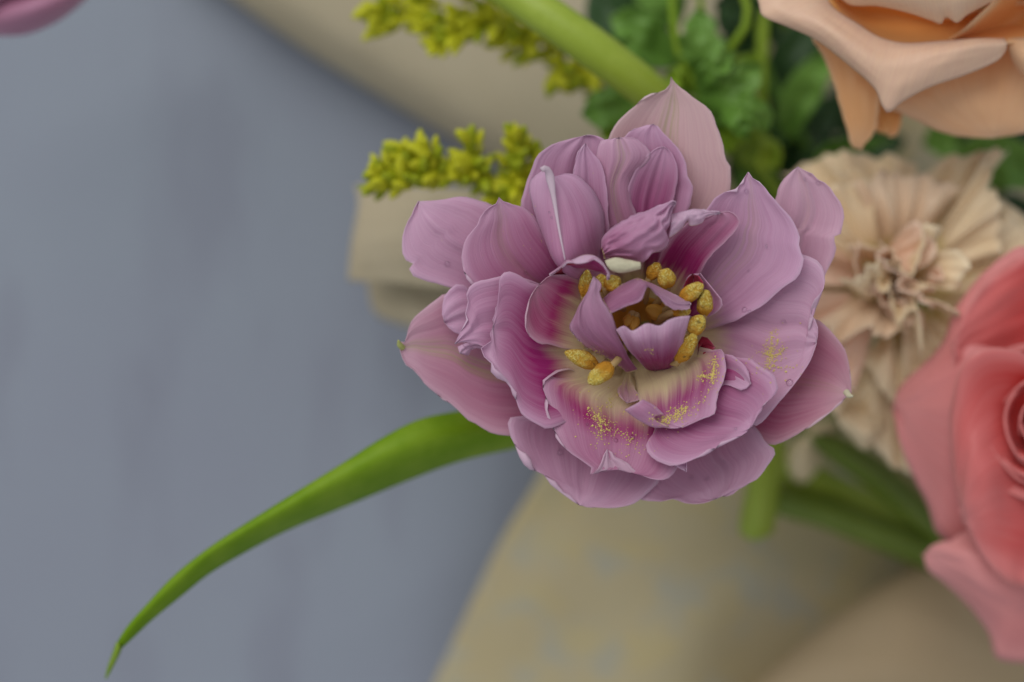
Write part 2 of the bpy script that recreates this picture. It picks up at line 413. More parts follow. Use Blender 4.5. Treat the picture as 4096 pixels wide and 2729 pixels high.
def strip(f, rails, parent, mats, nu=14, nv=40, deep=0.5, warm=0.0, cream=0.01, thick=0.35, name='petal', arch=0.0, crump=0.0, reg=True, streak=0.0, up=True, jag=0.0, uv_swap=False, grad=0.0):
    """loft through several rails of (x, y, z)"""
    Rl = []
    for r in rails:
        q = np.array([(*S(f, p[0], p[1]), p[2]) for p in r]); Rl.append(cr(wmm(q[:, 0], q[:, 1], q[:, 2]), nv + 1))
    G = across(Rl, nu).copy()
    SEED[0] += 1; sd = SEED[0] * 3.3
    u = np.linspace(-1, 1, nu + 1)[None]; v = np.linspace(0, 1, nv + 1)[:, None]
    G[..., 2] += arch * (1 - u ** 2)
    if crump: G[..., 2] += crump * (nz(u * 1.7, v * 5, sd) * 2 + nz(u * 4, v * 11, sd + 5))
    if jag:
        o_ = G[:, -1] - G[:, -2]; o_ /= np.linalg.norm(o_, axis=1, keepdims=True) + 1e-9
        G[:, -1] += o_ * (jag * (nz(v[:, 0] * 13, sd, 1.0) + .6 * nz(v[:, 0] * 33, sd, 3.0)))[:, None]
    U = V = None
    if uv_swap:
        V = np.repeat(np.linspace(0, 1, nu + 1)[None], nv + 1, 0); U = np.repeat(np.linspace(0, 1, nv + 1)[:, None], nu + 1, 1)
    fade = None
    if grad: fade = np.clip(1.0 + 0.5 * grad - grad * (V if V is not None else np.repeat(v, nu + 1, 1)), 0, 1)
    o = grid_object(name, G, parent, mats, fade=fade, deep=deep, warm=warm, cream=cream, thick=thick, streak=streak, up=up, U=U, V=V)
    if reg: PETALS.append(G)
    return o

def tube(name, pts, rad, parent, mat, n=10, seg=28, flat=1.0, cap=True):
    """pts: list of world Vectors (m); rad: list of radii (m)"""
    p = cr([tuple(q) for q in pts], seg); r = np.interp(np.linspace(0, 1, seg), np.linspace(0, 1, len(rad)), rad)
    t = np.gradient(p, axis=0); t /= np.linalg.norm(t, axis=1, keepdims=True) + 1e-12
    ref = np.array([0, 0, 1.0]) if abs(t[:, 2]).mean() < 0.8 else np.array([1.0, 0, 0])
    vs_, fs = [], []
    for i in range(seg):
        a = np.cross(t[i], ref); a /= np.linalg.norm(a) + 1e-12; b = np.cross(a, t[i])
        for k in range(n):
            an = 2 * math.pi * k / n
            vs_.append(tuple(p[i] + r[i] * (math.cos(an) * a + flat * math.sin(an) * b)))
    for i in range(seg - 1):
        for k in range(n):
            k2 = (k + 1) % n
            fs.append((i * n + k, i * n + k2, (i + 1) * n + k2, (i + 1) * n + k))
    if cap: fs += [tuple(range(n - 1, -1, -1)), tuple(range((seg - 1) * n, seg * n))]
    me = bpy.data.meshes.new(name); me.from_pydata(vs_, [], fs); smooth(me)
    return link(name, me, parent, (mat,))

# ------------------------------------------------------------------ the table surface
me = bpy.data.meshes.new('ground')
nG = 24; xs = np.linspace(-1.2, 1.2, nG + 1)
vv = [(x, y, 0.0) for y in xs for x in xs]
ff = [(j * (nG + 1) + i, j * (nG + 1) + i + 1, (j + 1) * (nG + 1) + i + 1, (j + 1) * (nG + 1) + i) for j in range(nG) for i in range(nG)]
me.from_pydata(vv, [], ff); smooth(me)
g = link('ground', me, None, (M_GROUND,)); tag(g, 'plain blue-grey painted tabletop under the bouquet', 'tabletop', kind='structure')

# ------------------------------------------------------------------ wrapping paper
PAP = empty('wrapping_paper', P('V', 1700, 1300, -118)); tag(PAP, 'creased tan kraft paper wrapped around the bouquet', 'paper')
PS = dict(cream=0.01, thick=0.25, reg=False)
# big back sheet lying under the flowers, its left edge slanting at the bottom
strip('V', [[(1500, 100, -100), (1360, 600, -104), (1320, 900, -105), (1238, 1095, -104), (1150, 1245, -106), (1062, 1430, -108), (975, 1620, -110)],
            [(1700, 100, -108), (1600, 600, -112), (1500, 950, -112), (1420, 1150, -105), (1370, 1300, -103), (1330, 1450, -106), (1290, 1640, -108)],
            [(1950, 80, -108), (1900, 600, -114), (1800, 950, -113), (1700, 1180, -104), (1640, 1330, -100), (1560, 1470, -98), (1500, 1640, -101)],
            [(2250, 60, -108), (2250, 600, -114), (2150, 950, -112), (2050, 1200, -108), (1960, 1340, -106), (1850, 1480, -107), (1750, 1650, -108)],
            [(2700, 60, -104), (2700, 600, -108), (2650, 950, -112), (2600, 1250, -112), (2550, 1400, -112), (2500, 1550, -112), (2450, 1700, -113)]],
      PAP, (M_PAPERS,), nu=60, nv=80, name='back_sheet', crump=0.55, **PS)
# upper collar with a rounded fold along its lower left edge
ed = np.array([(380, -120), (540, 0), (700, 112), (880, 222), (1015, 302), (1180, 395), (1420, 520)], float)
pp = np.array([0.54, -0.84])
def off(d, z): return [(x + pp[0] * d, y + pp[1] * d, z + 1.5 * math.sin(i * 1.3)) for i, (x, y) in enumerate(ed)]
strip('V', [off(120, -118), off(30, -116), off(-2, -111), off(25, -103), off(80, -98), off(170, -99), off(320, -104), off(560, -107), off(900, -106)],
      PAP, (M_PAPER,), nu=64, nv=50, name='collar', crump=0.35, **PS)
# torn flap by the left petals, two layers
strip('V', [[(815, 425, -76), (1000, 430, -70), (1250, 440, -80)], [(822, 470, -73), (1010, 500, -66), (1260, 520, -78)],
            [(806, 560, -72), (1000, 560, -64), (1280, 600, -76)], [(799, 645, -74), (1000, 662, -66), (1300, 700, -76)]],
      PAP, (M_PAPER,), nu=30, nv=30, name='flap', crump=0.6, **PS)
strip('V', [[(845, 600, -84), (1000, 600, -80), (1250, 600, -86)], [(846, 668, -84), (1000, 690, -78), (1260, 690, -86)],
            [(866, 725, -85), (1000, 755, -80), (1280, 760, -88)], [(935, 752, -88), (1050, 790, -84), (1300, 820, -90)]],
      PAP, (M_PAPER,), nu=30, nv=30, name='flap', crump=0.6, **PS)
# warm fold in the lower right corner
strip('V', [[(1690, 1640, -112), (1790, 1540, -108), (1900, 1445, -106), (2010, 1372, -106), (2160, 1300, -108), (2450, 1200, -110)],
            [(1670, 1640, -98), (1768, 1545, -94), (1880, 1452, -92), (1990, 1372, -92), (2150, 1280, -96), (2450, 1180, -100)],
            [(1720, 1660, -88), (1830, 1570, -84), (1940, 1490, -82), (2060, 1400, -84), (2180, 1330, -90), (2450, 1250, -96)],
            [(1900, 1700, -86), (2000, 1620, -82), (2080, 1540, -80), (2180, 1460, -84), (2280, 1400, -92), (2470, 1350, -98)],
            [(2200, 1750, -96), (2260, 1680, -94), (2320, 1620, -94), (2380, 1560, -96), (2440, 1500, -100), (2520, 1440, -104)]],
      PAP, (M_PAPERW,), nu=40, nv=44, name='fold', crump=0.5, **PS)

# ------------------------------------------------------------------ the double tulip
TU = empty('double_tulip', P('S', CEN[0], CEN[1], -38)); tag(TU, 'open lilac-pink double tulip with wet petals and yellow stamens', 'tulip')
def tp(*a, **k): return petal(*a, parent=TU, **k)
# -- outer petals
tp('B', [(180, 1400), (80, 950), (50, 660), (75, 520), (150, 400), (300, 258), (400, 200), (500, 165), (545, 118), (556, 56)],
   [(560, 1500), (740, 1270), (900, 1120), (1000, 980), (1020, 860), (1018, 760), (978, 692), (965, 590), (930, 490), (882, 372), (840, 300), (770, 238), (680, 168), (600, 108)],
   l=0.02, deep=0.12, warm=1.0, streak=0.9, cup=2.5, ripple=0.25, curls=[(-1, .86, 1.0, .5, 200)])
tp('B', [(900, 1500), (1300, 1150), (1370, 1020), (1402, 930), (1450, 850), (1500, 795), (1548, 760)],
   [(1300, 2000), (1700, 1700), (1790, 1560), (1838, 1440), (1838, 1360), (1802, 1312), (1880, 1300), (1897, 1240), (1914, 1150), (1890, 1060), (1830, 970), (1770, 885), (1745, 893), (1640, 800), (1590, 790)],
   l=0.08, deep=0.35, warm=0.35, streak=0.2, cup=1.5, ripple=0.8, creases=[(0.25, 1.0, .06)])
tp('A', [(1500, 2000), (800, 1820), (528, 1721), (386, 1676), (296, 1651), (219, 1625), (167, 1558), (203, 1526), (150, 1500), (120, 1430), (115, 1320), (140, 1220), (190, 1140), (215, 1080), (245, 1028)],
   [(1600, 1700), (1100, 1300), (900, 1120), (800, 1045), (700, 1008), (560, 990), (480, 1005), (410, 1012), (330, 1020)],
   l=0.06, deep=0.38, warm=0.1, cup=-0.5, ripple=0.7, crease=-1.0)
tp('C', [(1400, 300), (700, 250), (500, 230), (400, 188), (340, 195), (270, 250), (190, 310), (140, 370), (122, 440), (100, 490), (68, 480)],
   [(1450, 900), (1100, 1000), (850, 1045), (745, 1052), (640, 1040), (560, 1000), (490, 960), (430, 900), (370, 850), (300, 795), (230, 740), (180, 670), (110, 620), (80, 540)],
   l=0.02, deep=0.6, hold=.2, warm=0.5, streak=0.8, cup=2.0, ripple=0.4, curls=[(1, .78, .99, .9, 210), (-1, .88, .99, .6, 190)])
tp('C', [(1300, 700), (1000, 850), (850, 930), (745, 950), (750, 1040), (780, 1110), (850, 1215), (890, 1260), (980, 1310), (1060, 1400), (1170, 1480)],
   [(1700, 900), (1700, 1200), (1640, 1350), (1530, 1440), (1490, 1470), (1420, 1490), (1300, 1495)],
   l=0.12, deep=0.5, hold=.35, warm=0.15, cup=2.5, ripple=0.7, crease=1.2, creases=[(-.2, .8, .06)], curls=[(-1, .72, 1.0, 1.1, 200), (1, .93, 1.0, .7, 180)])
tp('D', [(150, 900), (150, 1200), (200, 1400), (235, 1438), (300, 1450), (380, 1450), (440, 1435), (520, 1465), (620, 1465), (700, 1440)],
   [(700, 800), (950, 1000), (1010, 1105), (1055, 1140), (1050, 1190), (1010, 1250), (950, 1320), (870, 1360), (800, 1400)],
   l=0.08, deep=0.5, hold=.3, warm=0.2, cup=2.0, ripple=0.7, creases=[(0.3, .9, .05), (0.15, .8, .05)], curls=[(1, .86, .98, .7, 200)])
tp('D', [(700, 450), (1100, 330), (1260, 335), (1310, 350), (1400, 420), (1480, 520), (1512, 620), (1524, 720), (1530, 810)],
   [(600, 900), (850, 1050), (960, 1085), (1050, 1112), (1170, 1060), (1300, 980), (1400, 910), (1470, 850), (1505, 815)],
   l=0.03, deep=0.85, hold=.5, warm=0.7, streak=0.2, cup=3.0, ripple=0.3, curls=[(1, .80, .98, .9, 200), (-1, .88, .98, .4, 180)])
tube('petal_tip', [P('D', 1500, 790, -7), P('D', 1515, 808, -6), P('D', 1538, 815, -5)], [.0007, .0006, .0002], TU, M_CREAM)
tube('petal_tip', [P('C', 92, 520, -9), P('C', 74, 500, -8), P('C', 66, 476, -7)], [.0006, .0006, .0002], TU, M_PIS)
# -- upper group
tp('A', [(1500, 1700), (1200, 1350), (1060, 1120), (1045, 1040), (1060, 960), (1100, 850), (1150, 750), (1172, 690), (1220, 640), (1290, 590), (1370, 560), (1470, 530), (1560, 514)],
   [(1900, 1700), (1850, 1200), (1800, 800), (1745, 605), (1700, 548), (1630, 512)],
   l=0.15, deep=0.55, hold=.35, cup=1.5, ripple=0.5, curls=[(-1, .86, .94, .8, 200)])
tp('B', [(150, 1400), (100, 1000), (130, 700), (200, 520), (240, 480), (300, 455), (360, 430), (410, 427)],
   [(560, 1400), (690, 1080), (705, 1000), (717, 910), (680, 850), (683, 760), (655, 690), (600, 600), (500, 500), (460, 445)],
   l=0.17, deep=0.45, cup=2.0, ripple=0.4, curls=[(-1, .84, .97, .4, 180)])
tp('B', [(200, 1300), (230, 900), (320, 730), (400, 650), (450, 612), (500, 606)],
   [(520, 1300), (570, 1050), (602, 950), (609, 830), (597, 740), (570, 672), (535, 622)],
   l=0.21, deep=0.75, cup=1.0, ripple=0.2)
tp('B', [(150, 1500), (40, 1250), (-30, 1000), (-45, 750), (-15, 600), (20, 550), (70, 543), (150, 534)],
   [(330, 1450), (300, 1200), (250, 1000), (248, 860), (282, 800), (350, 740), (404, 665), (395, 635), (330, 565), (260, 534)],
   l=0.26, deep=0.5, warm=0.2, streak=0.55, cup=-1.5, ripple=0.3, crease=0.9, creases=[(.15, .5, .05), (-.2, .5, .05)])
tp('A', [(1700, 1700), (1500, 1250), (1440, 950), (1455, 800), (1475, 720), (1500, 650), (1530, 605), (1550, 574)],
   [(1800, 1700), (1740, 1300), (1720, 1000), (1690, 770), (1622, 665), (1580, 610)],
   l=0.30, deep=0.5, cup=1.0, ripple=0.2, curls=[(-1, .86, 1.0, .9, 150)])
tp('A', [(1750, 1800), (1400, 1600), (1250, 1350), (1150, 1120), (1115, 920), (1150, 835), (1240, 775)],
   [(1950, 1800), (1660, 1460), (1692, 1350), (1702, 1200), (1682, 1080), (1602, 930), (1500, 835), (1400, 812), (1330, 830), (1285, 840)],
   M=[(1850, 1800), (1390, 1500, 4.5), (1335, 1200, 1.8), (1295, 950, 0.3), (1268, 840, 0.0)],
   l=0.32, deep=0.5, hold=.3, cup=0.0, ripple=0.3, crease=0.0)
tube('midrib', [P('A', 1392, 1490, 5.3), P('A', 1345, 1250, 3.6), P('A', 1312, 1050, 2.4), P('A', 1280, 870, 2.0), P('A', 1262, 800, 2.4), P('A', 1235, 770, 3.2), P('A', 1205, 785, 3.4)],
     [.0001, .00018, .00025, .00035, .0005, .0009, .0005], TU, M_RIB, flat=.6)
tp('B', [(400, 1900), (700, 1250), (840, 1085), (900, 1010), (980, 960), (1070, 930), (1110, 880), (1135, 845), (1160, 803)],
   [(600, 2100), (1030, 1973), (1185, 1895), (1314, 1805), (1417, 1715), (1545, 1625), (1580, 1548), (1592, 1470), (1552, 1400), (1562, 1310), (1520, 1210), (1430, 1100), (1340, 1000), (1302, 962), (1270, 900), (1190, 850)],
   l=0.36, deep=0.36, cup=2.5, ripple=0.6, rc=15.0, streak=0.25, creases=[(.3, .7, .06)], curls=[(-1, .88, 1.0, 1.0, 190), (1, .93, 1.0, .8, 170)])
tp('D', [(500, 100), (900, -100), (1200, -60), (1330, 0), (1364, 80), (1350, 170), (1290, 250), (1280, 330), (1320, 370), (1324, 440), (1315, 490)],
   [(500, 700), (800, 900), (940, 990), (1000, 950), (1080, 860), (1180, 740), (1250, 645), (1287, 570)],
   l=0.24, deep=0.38, warm=0.15, cup=2.0, ripple=0.5, rc=17.0, crease=0.2, creases=[(-.12, 1.5, .06), (.2, .6, .05)])
# -- left group
tp('A', [(1500, 1950), (900, 1800), (640, 1650), (580, 1500), (585, 1400), (640, 1290), (700, 1220), (740, 1130), (800, 1080), (860, 1045), (875, 998)],
   [(1800, 1800), (1420, 1550), (1330, 1380), (1230, 1260), (1170, 1180), (1110, 1110), (1040, 1070), (960, 1045), (910, 1030)],
   l=0.30, deep=0.7, hold=.3, warm=0.1, cup=1.0, ripple=0.4, crease=1.0, streak=.25, curls=[(-1, .66, .82, .7, 200)])
tp('C', [(1200, 400), (600, 250), (440, 130), (400, 160), (360, 190), (335, 260), (330, 310), (345, 362)],
   [(1100, 500), (600, 450), (480, 440), (430, 440), (390, 410), (362, 388)],
   l=0.16, deep=0.45, cup=-1.0, ripple=0.8, crease=-1.0, nu=18, nv=34)
tp('C', [(1000, 480), (600, 470), (470, 490), (430, 505), (424, 530), (440, 556)], [(1000, 560), (600, 540), (515, 522), (512, 552), (480, 564)],
   l=0.13, deep=0.2, cup=-0.8, ripple=0.2, nu=16, nv=30)
tp('C', [(1300, 350), (900, 120), (720, 80), (640, 95), (560, 115), (510, 145), (480, 185), (492, 245), (475, 300), (487, 360), (460, 400), (410, 497)],
   [(1300, 550), (900, 640), (720, 620), (640, 560), (560, 502), (510, 490), (450, 487)],
   l=0.40, deep=0.55, cup=0.8, ripple=0.5, curls=[(-1, .84, .96, .7, 170)])
tp('C', [(1400, 300), (1150, 200), (1000, 120), (900, 130), (800, 80), (735, 60), (692, 85), (676, 180), (665, 280), (642, 390)],
   [(1400, 750), (1250, 850), (1080, 970), (960, 1005), (900, 980), (820, 920), (790, 850), (755, 750), (700, 680), (660, 610), (642, 480)],
   l=0.47, deep=1.0, hold=.45, cup=2.5, ripple=0.5, rc=17.5, curls=[(1, .76, 1.0, 2.6, 170), (-1, .92, 1.0, 1.6, 170)])
# -- lower group
tp('C', [(1400, 700), (1250, 680), (1050, 700), (990, 703), (955, 715), (944, 770), (960, 830), (975, 920), (1010, 1010), (1050, 1090), (1110, 1150), (1180, 1200), (1240, 1255), (1222, 1300), (1285, 1245), (1310, 1185), (1335, 1138)],
   [(1750, 700), (1850, 900), (1820, 1150), (1758, 1265), (1735, 1292), (1690, 1320), (1590, 1310), (1494, 1260), (1440, 1210), (1385, 1190), (1357, 1142)],
   l=0.50, deep=0.8, warm=.15, cup=2.0, ripple=0.7, rc=17.0, hold=.62, curls=[(-1, .30, .86, .9, 200), (1, .90, .99, .8, 200)])
tp('D', [(600, 550), (850, 580), (920, 590), (980, 630), (1060, 700), (1080, 770), (1060, 810), (1000, 860), (960, 930), (920, 1000)],
   [(200, 900), (330, 1010), (276, 1110), (300, 1170), (380, 1220), (480, 1228), (600, 1180), (700, 1130), (800, 1080), (880, 1040)],
   l=0.58, deep=0.7, hold=.35, cup=2.0, ripple=0.6, crease=1.0, curls=[(1, .74, .99, .9, 180), (-1, .9, 1.0, .8, 190)], cream=.2)
tp('D', [(350, 1150), (460, 1240), (500, 1265), (525, 1276)], [(500, 1150), (528, 1215), (531, 1250)], l=0.56, deep=0.4, cup=.2, nu=12, nv=24)
tp('D', [(600, 600), (740, 555), (830, 590), (880, 630), (905, 670), (918, 740)], [(600, 750), (700, 760), (760, 745), (830, 770), (880, 775)],
   l=0.64, deep=0.5, cup=1.0, ripple=0.3, nu=18, nv=34)
tp('D', [(500, 450), (620, 520), (700, 535), (730, 528), (763, 600), (745, 720), (714, 790), (705, 860), (690, 920), (620, 950), (500, 1005)],
   [(200, 600), (220, 750), (240, 850), (280, 950), (400, 1005)],
   l=0.70, deep=0.7, hold=.5, cup=1.5, ripple=0.5, rc=13.2, curls=[(-1, .60, .95, .6, 120)])
strip('D', [[(390, 925, 1.5), (330, 870, 2.5), (262, 833, 3.0)], [(330, 950, 2.0), (260, 900, 3.2), (205, 868, 3.2)], [(420, 1002, 2.2), (330, 1005, 2.0), (228, 957, 2.4), (150, 900, 2.6)]],
      TU, (M_PET, M_PETB), deep=.5, arch=.6, nu=12, nv=20)
# -- innermost petals round the eye
tp('E', [(600, 900), (350, 860), (230, 830), (150, 790), (115, 720), (104, 640), (115, 550), (150, 450), (200, 380)],
   [(800, 500), (650, 400), (550, 320), (450, 300), (350, 290), (290, 300), (240, 345)],
   l=0.60, deep=1.0, warm=0.45, cup=2.0, ripple=0.2, rc=15.8, hold=.85, curls=[(-1, .72, 1.0, .25, 150)])
arch_t = [(285, 293, 1), (390, 218, 3), (480, 168, 4.5), (560, 137, 5), (640, 141, 5), (702, 185, 5), (748, 250, 4.4), (767, 292, 4), (755, 334, 3.6)]
arch_m = [(292, 296, 1.5), (385, 232, 4), (425, 190, 5.4), (515, 208, 6), (595, 192, 6.4), (640, 168, 6.4), (690, 205, 6), (738, 268, 5), (752, 333, 3.8)]
arch_b = [(310, 300, -1), (390, 262, 0), (470, 250, 1), (560, 246, 1.5), (650, 270, 2), (700, 276, 2.4), (735, 305, 3), (750, 335, 3.4)]
strip('E', [arch_t, arch_m], TU, (M_PETB,), deep=.25, nu=8, nv=44, jag=.25, uv_swap=True, arch=.3)
strip('E', [arch_m, arch_b], TU, (M_PET,), deep=1.0, warm=.1, nu=10, nv=44, arch=.4, reg=False)
strip('E', [[(296, 300, 1.2), (340, 266, 2.6), (390, 234, 4), (430, 205, 5), (500, 215, 5.4)], [(310, 302, -3), (350, 296, -3), (400, 293, -3), (460, 291, -3), (510, 262, -3)]], TU, (M_RED,), deep=1, nu=8, nv=20, reg=False)
tp('B', [(300, 1900), (420, 1560), (500, 1420), (560, 1320), (650, 1230), (690, 1190), (750, 1180), (830, 1160), (930, 1118)],
   [(650, 1800), (780, 1600), (850, 1480), (1000, 1320), (1090, 1210), (1097, 1175), (1022, 1112), (980, 1110)],
   l=0.48, deep=0.85, hold=.75, warm=0.2, cup=1.5, ripple=0.2, cream=0.34)
strip('B', [[(545, 1318, 3), (600, 1280, 3.4), (650, 1235, 3.6), (690, 1182, 3.8), (702, 1220, 3.8), (800, 1200, 3.8), (830, 1157, 3.6), (930, 1120, 2.5)],
            [(555, 1220, 4), (620, 1180, 5), (680, 1140, 5.4), (740, 1140, 5.4), (800, 1140, 5.0), (850, 1125, 4), (940, 1119, 3)],
            [(560, 1130, 3), (610, 1118, 3.4), (650, 1108, 4), (740, 1088, 4), (790, 1092, 3.8), (850, 1103, 3.4), (945, 1116, 2.8)]],
      TU, (M_PETB, M_PETB), deep=.2, nu=14, nv=44, crump=.35, uv_swap=True)
tp('B', [(10, 1400, 1.5), (20, 1310, 3), (130, 1210, 4), (250, 1140, 4.5), (380, 1090, 5), (500, 1050, 5), (575, 1020, 5), (594, 1045, 5)],
   [(30, 1480, 1.5), (100, 1475, 2), (200, 1490, 2.5), (330, 1512, 3), (420, 1440, 4), (500, 1412, 4.5), (553, 1335, 5), (515, 1262, 5), (552, 1220, 5), (556, 1130, 5)],
   base=False, deep=0.6, cup=-4.0, ripple=0.5, crump=1.1, crease=.3, cream=.02)
strip('E', [[(722, 180, 4.6), (800, 158, 5.0), (900, 172, 5.0), (1004, 192, 5)], [(742, 222, 5.3), (830, 225, 5.6), (920, 230, 5.6), (1008, 222, 5.3)], [(770, 262, 4.5), (830, 280, 4.5), (900, 275, 4.5), (1006, 250, 4.5)]],
      TU, (M_CREAM,), nu=10, nv=24, crump=.15, name='petal_base')
tp('E', [(900, 1064, -7), (820, 1000, -4), (700, 930, -2), (560, 850, 0), (480, 765, 1), (450, 700, 1.5), (490, 600, 2), (540, 500, 2.5), (600, 410, 3), (640, 308, 3.5)],
   [(985, 1040, -5), (900, 920, 1), (850, 800, 3.5), (800, 660, 4.5), (745, 545, 5), (690, 470, 5), (680, 430, 5), (693, 360, 4.5)],
   M=[(945, 1055, -4), (800, 880, 3.5), (640, 720, 6.0), (580, 560, 6.6), (610, 430, 6), (640, 308, 4)],
   base=False, mats=(M_PETV, M_PETB), deep=0.8, cup=0, ripple=0.4, crease=0.0, creases=[(-.55, -1.2, .10), (-.35, .5, .06)], cream=.02, jag=.3)
tp('E', [(700, 485, 1), (800, 400, 1.5), (900, 345, 2), (980, 318, 2.5), (1070, 350, 2), (1180, 400, 2), (1280, 450, 2), (1394, 508, 3)],
   [(762, 602, 5), (880, 545, 5.5), (1000, 495, 6), (1048, 415, 6.4), (1062, 392, 6.4), (1130, 450, 6), (1250, 557, 5.5), (1385, 553, 4)],
   M=[(725, 540, 4.0), (840, 465, 5.0), (950, 410, 5.6), (1020, 352, 6.0), (1080, 375, 5.4), (1180, 440, 5), (1280, 510, 4.6), (1394, 520, 3.5)],
   base=False, mats=(M_PETV, M_PETB), deep=0.62, cup=0, ripple=0.4, crease=0, cream=.02)
bott = [(1050, 1036), (1075, 1045), (1105, 1052), (1140, 1056), (1165, 1058), (1190, 1058), (1215, 1056), (1246, 1046)]
topp = [(813, 727), (870, 698), (940, 732), (1050, 674), (1148, 692), (1220, 648), (1300, 625), (1394, 618)]
midp = [(905, 880), (950, 880), (1000, 880), (1070, 875), (1150, 872), (1215, 866), (1265, 850), (1335, 835)]
strip('E', [[(b[0], b[1], -8), ((b[0] + m[0]) / 2, (b[1] + m[1]) / 2, -0.5 + zz * .6), (m[0], m[1], 2.5 + zz), ((m[0] + t[0]) / 2, (m[1] + t[1]) / 2, 4.4 + zz), (t[0], t[1], 5.4 + zz * .6)]
            for b, m, t, zz in zip(bott, midp, topp, [0, 1.2, 2.0, 2.6, 1.8, 2.6, 1.6, -.5])],
      TU, (M_PETV, M_PETB), nu=40, nv=40, deep=1.0, cream=.02, grad=1.6, jag=.2)
tp('E', [(1330, 600), (1330, 420), (1350, 350), (1400, 290), (1470, 283)], [(1480, 640), (1590, 590), (1647, 520), (1560, 400), (1500, 320)],
   l=0.64, deep=.8, cup=2.0, rc=8.0, nu=16, nv=30)
tp('E', [(1335, 470), (1345, 380), (1375, 320), (1412, 288)], [(1440, 470), (1500, 400), (1480, 330), (1450, 290)], l=0.68, deep=1, mats=(M_RED,), nu=12, nv=24, rc=3.0)
tp('E', [(1440, 960), (1470, 790), (1530, 785), (1592, 862)], [(1480, 960), (1540, 900), (1596, 882)], l=0.72, deep=1, mats=(M_RED,), nu=12, nv=24, rc=10.0)
tp('E', [(900, 1050), (850, 1150), (828, 1210), (860, 1270), (900, 1300)], [(930, 1080), (960, 1190), (1002, 1262), (950, 1288)],
   l=0.72, deep=.35, warm=.7, cup=1.0, rc=11.0, nu=14, nv=26)
# amber cup inside the eye
strip('E', [[(760, 600, -2), (800, 760, -4), (950, 820, -6), (1150, 800, -6), (1350, 740, -3)], [(850, 560, -7), (900, 680, -8.5), (1050, 720, -9), (1200, 700, -8.5), (1300, 640, -7)],
            [(980, 480, -4), (1080, 480, -6), (1180, 520, -7), (1270, 560, -6), (1340, 590, -3)]], TU, (M_AMBER,), nu=18, nv=24, name='petal', reg=False)
# -- stem and leaves of the tulip
tube('stem', [P('S', CEN[0], CEN[1], -32), P('S', 2600, 1390, -50), P('S', 2760, 1560, -72), P('S', 3200, 1900, -88), P('S', 3800, 2180, -96), P('S', 4700, 2400, -104)],
     [.0055, .0048, .0046, .0045, .0045, .0045], TU, M_STEM, n=16, seg=40)
lfE1 = [(1500, 900, -52), (1300, 925, -45), (1180, 930, -40), (1045, 946, -34), (960, 965, -31), (880, 1005, -29), (800, 1056, -28), (700, 1118, -26), (600, 1180, -25), (480, 1258, -24), (400, 1322, -23), (340, 1385, -23), (290, 1442, -23), (268, 1478, -23)]
lfE2 = [(1500, 985, -52), (1300, 1010, -46), (1180, 1032, -42), (1050, 1063, -38), (920, 1112, -36), (800, 1162, -34), (660, 1220, -31), (560, 1272, -29), (480, 1320, -27), (420, 1368, -26), (350, 1425, -25), (300, 1472, -24), (278, 1492, -23.5)]
lfM = [(1500, 945, -50), (1300, 965, -40), (1180, 975, -35), (1045, 995, -29), (920, 1035, -26), (800, 1092, -25), (680, 1155, -23.5), (560, 1222, -22.5), (470, 1280, -22), (400, 1345, -22), (340, 1402, -22), (290, 1458, -22.5), (272, 1486, -23)]
lk = lambda x: min(1, max(0.1, (x - 280) / 500))
lfM = [(m[0] + 4 * lk(m[0]), m[1] + 14 * lk(m[0]), m[2] + 1.0 * lk(m[0])) for m in lfM]
lfE1 = [(m[0], m[1], m[2] + 3.0 * lk(m[0])) for m in lfE1]
strip('V', [lfE1, lfM, lfE2], TU, (M_LEAF,), nu=22, nv=70, name='leaf', thick=.9, reg=False)
strip('V', [[(266, 1476, -23), (258, 1500, -24), (246, 1535, -26), (241, 1560, -28)], [(272, 1480, -21.5), (266, 1505, -22), (253, 1535, -25), (243, 1560, -28)], [(281, 1490, -23), (275, 1505, -24), (258, 1538, -26), (245, 1560, -28)]],
      TU, (M_FOLY,), nu=8, nv=20, name='leaf_tip', thick=.5, reg=False)

# -- stamens
def anther_mesh(name, L, R, seed):
    bm = bmesh.new(); bmesh.ops.create_uvsphere(bm, u_segments=22, v_segments=16, radius=1.0)
    for v in bm.verts:
        x, y, z = v.co
        ph = math.atan2(y, x)
        k = 1 - 0.30 * math.exp(-((abs(ph) - 0.0) / 0.30) ** 2) - 0.22 * math.exp(-((abs(ph) - math.pi) / 0.3) ** 2)
        tp_ = 1.0 - 0.10 * z
        nn = noise.noise((x * 1.7 + seed, y * 1.7, z * 2.2)) * 0.16 + noise.noise((x * 6 + seed, y * 6, z * 9)) * 0.07
        rr = (abs(1 - z * z)) ** 0.12
        v.co = Vector((x * R * k * tp_ * rr * (1 + nn), y * R * 0.95 * tp_ * rr * (1 + nn), z * L / 2 * (1 + nn * .3)))
    me = bpy.data.meshes.new(name); bm.to_mesh(me); bm.free(); smooth(me)
    at = me.attributes.new('tipf', 'FLOAT', 'POINT'); at.data.foreach_set('value', [v.co.z / L + .5 for v in me.vertices]); return me
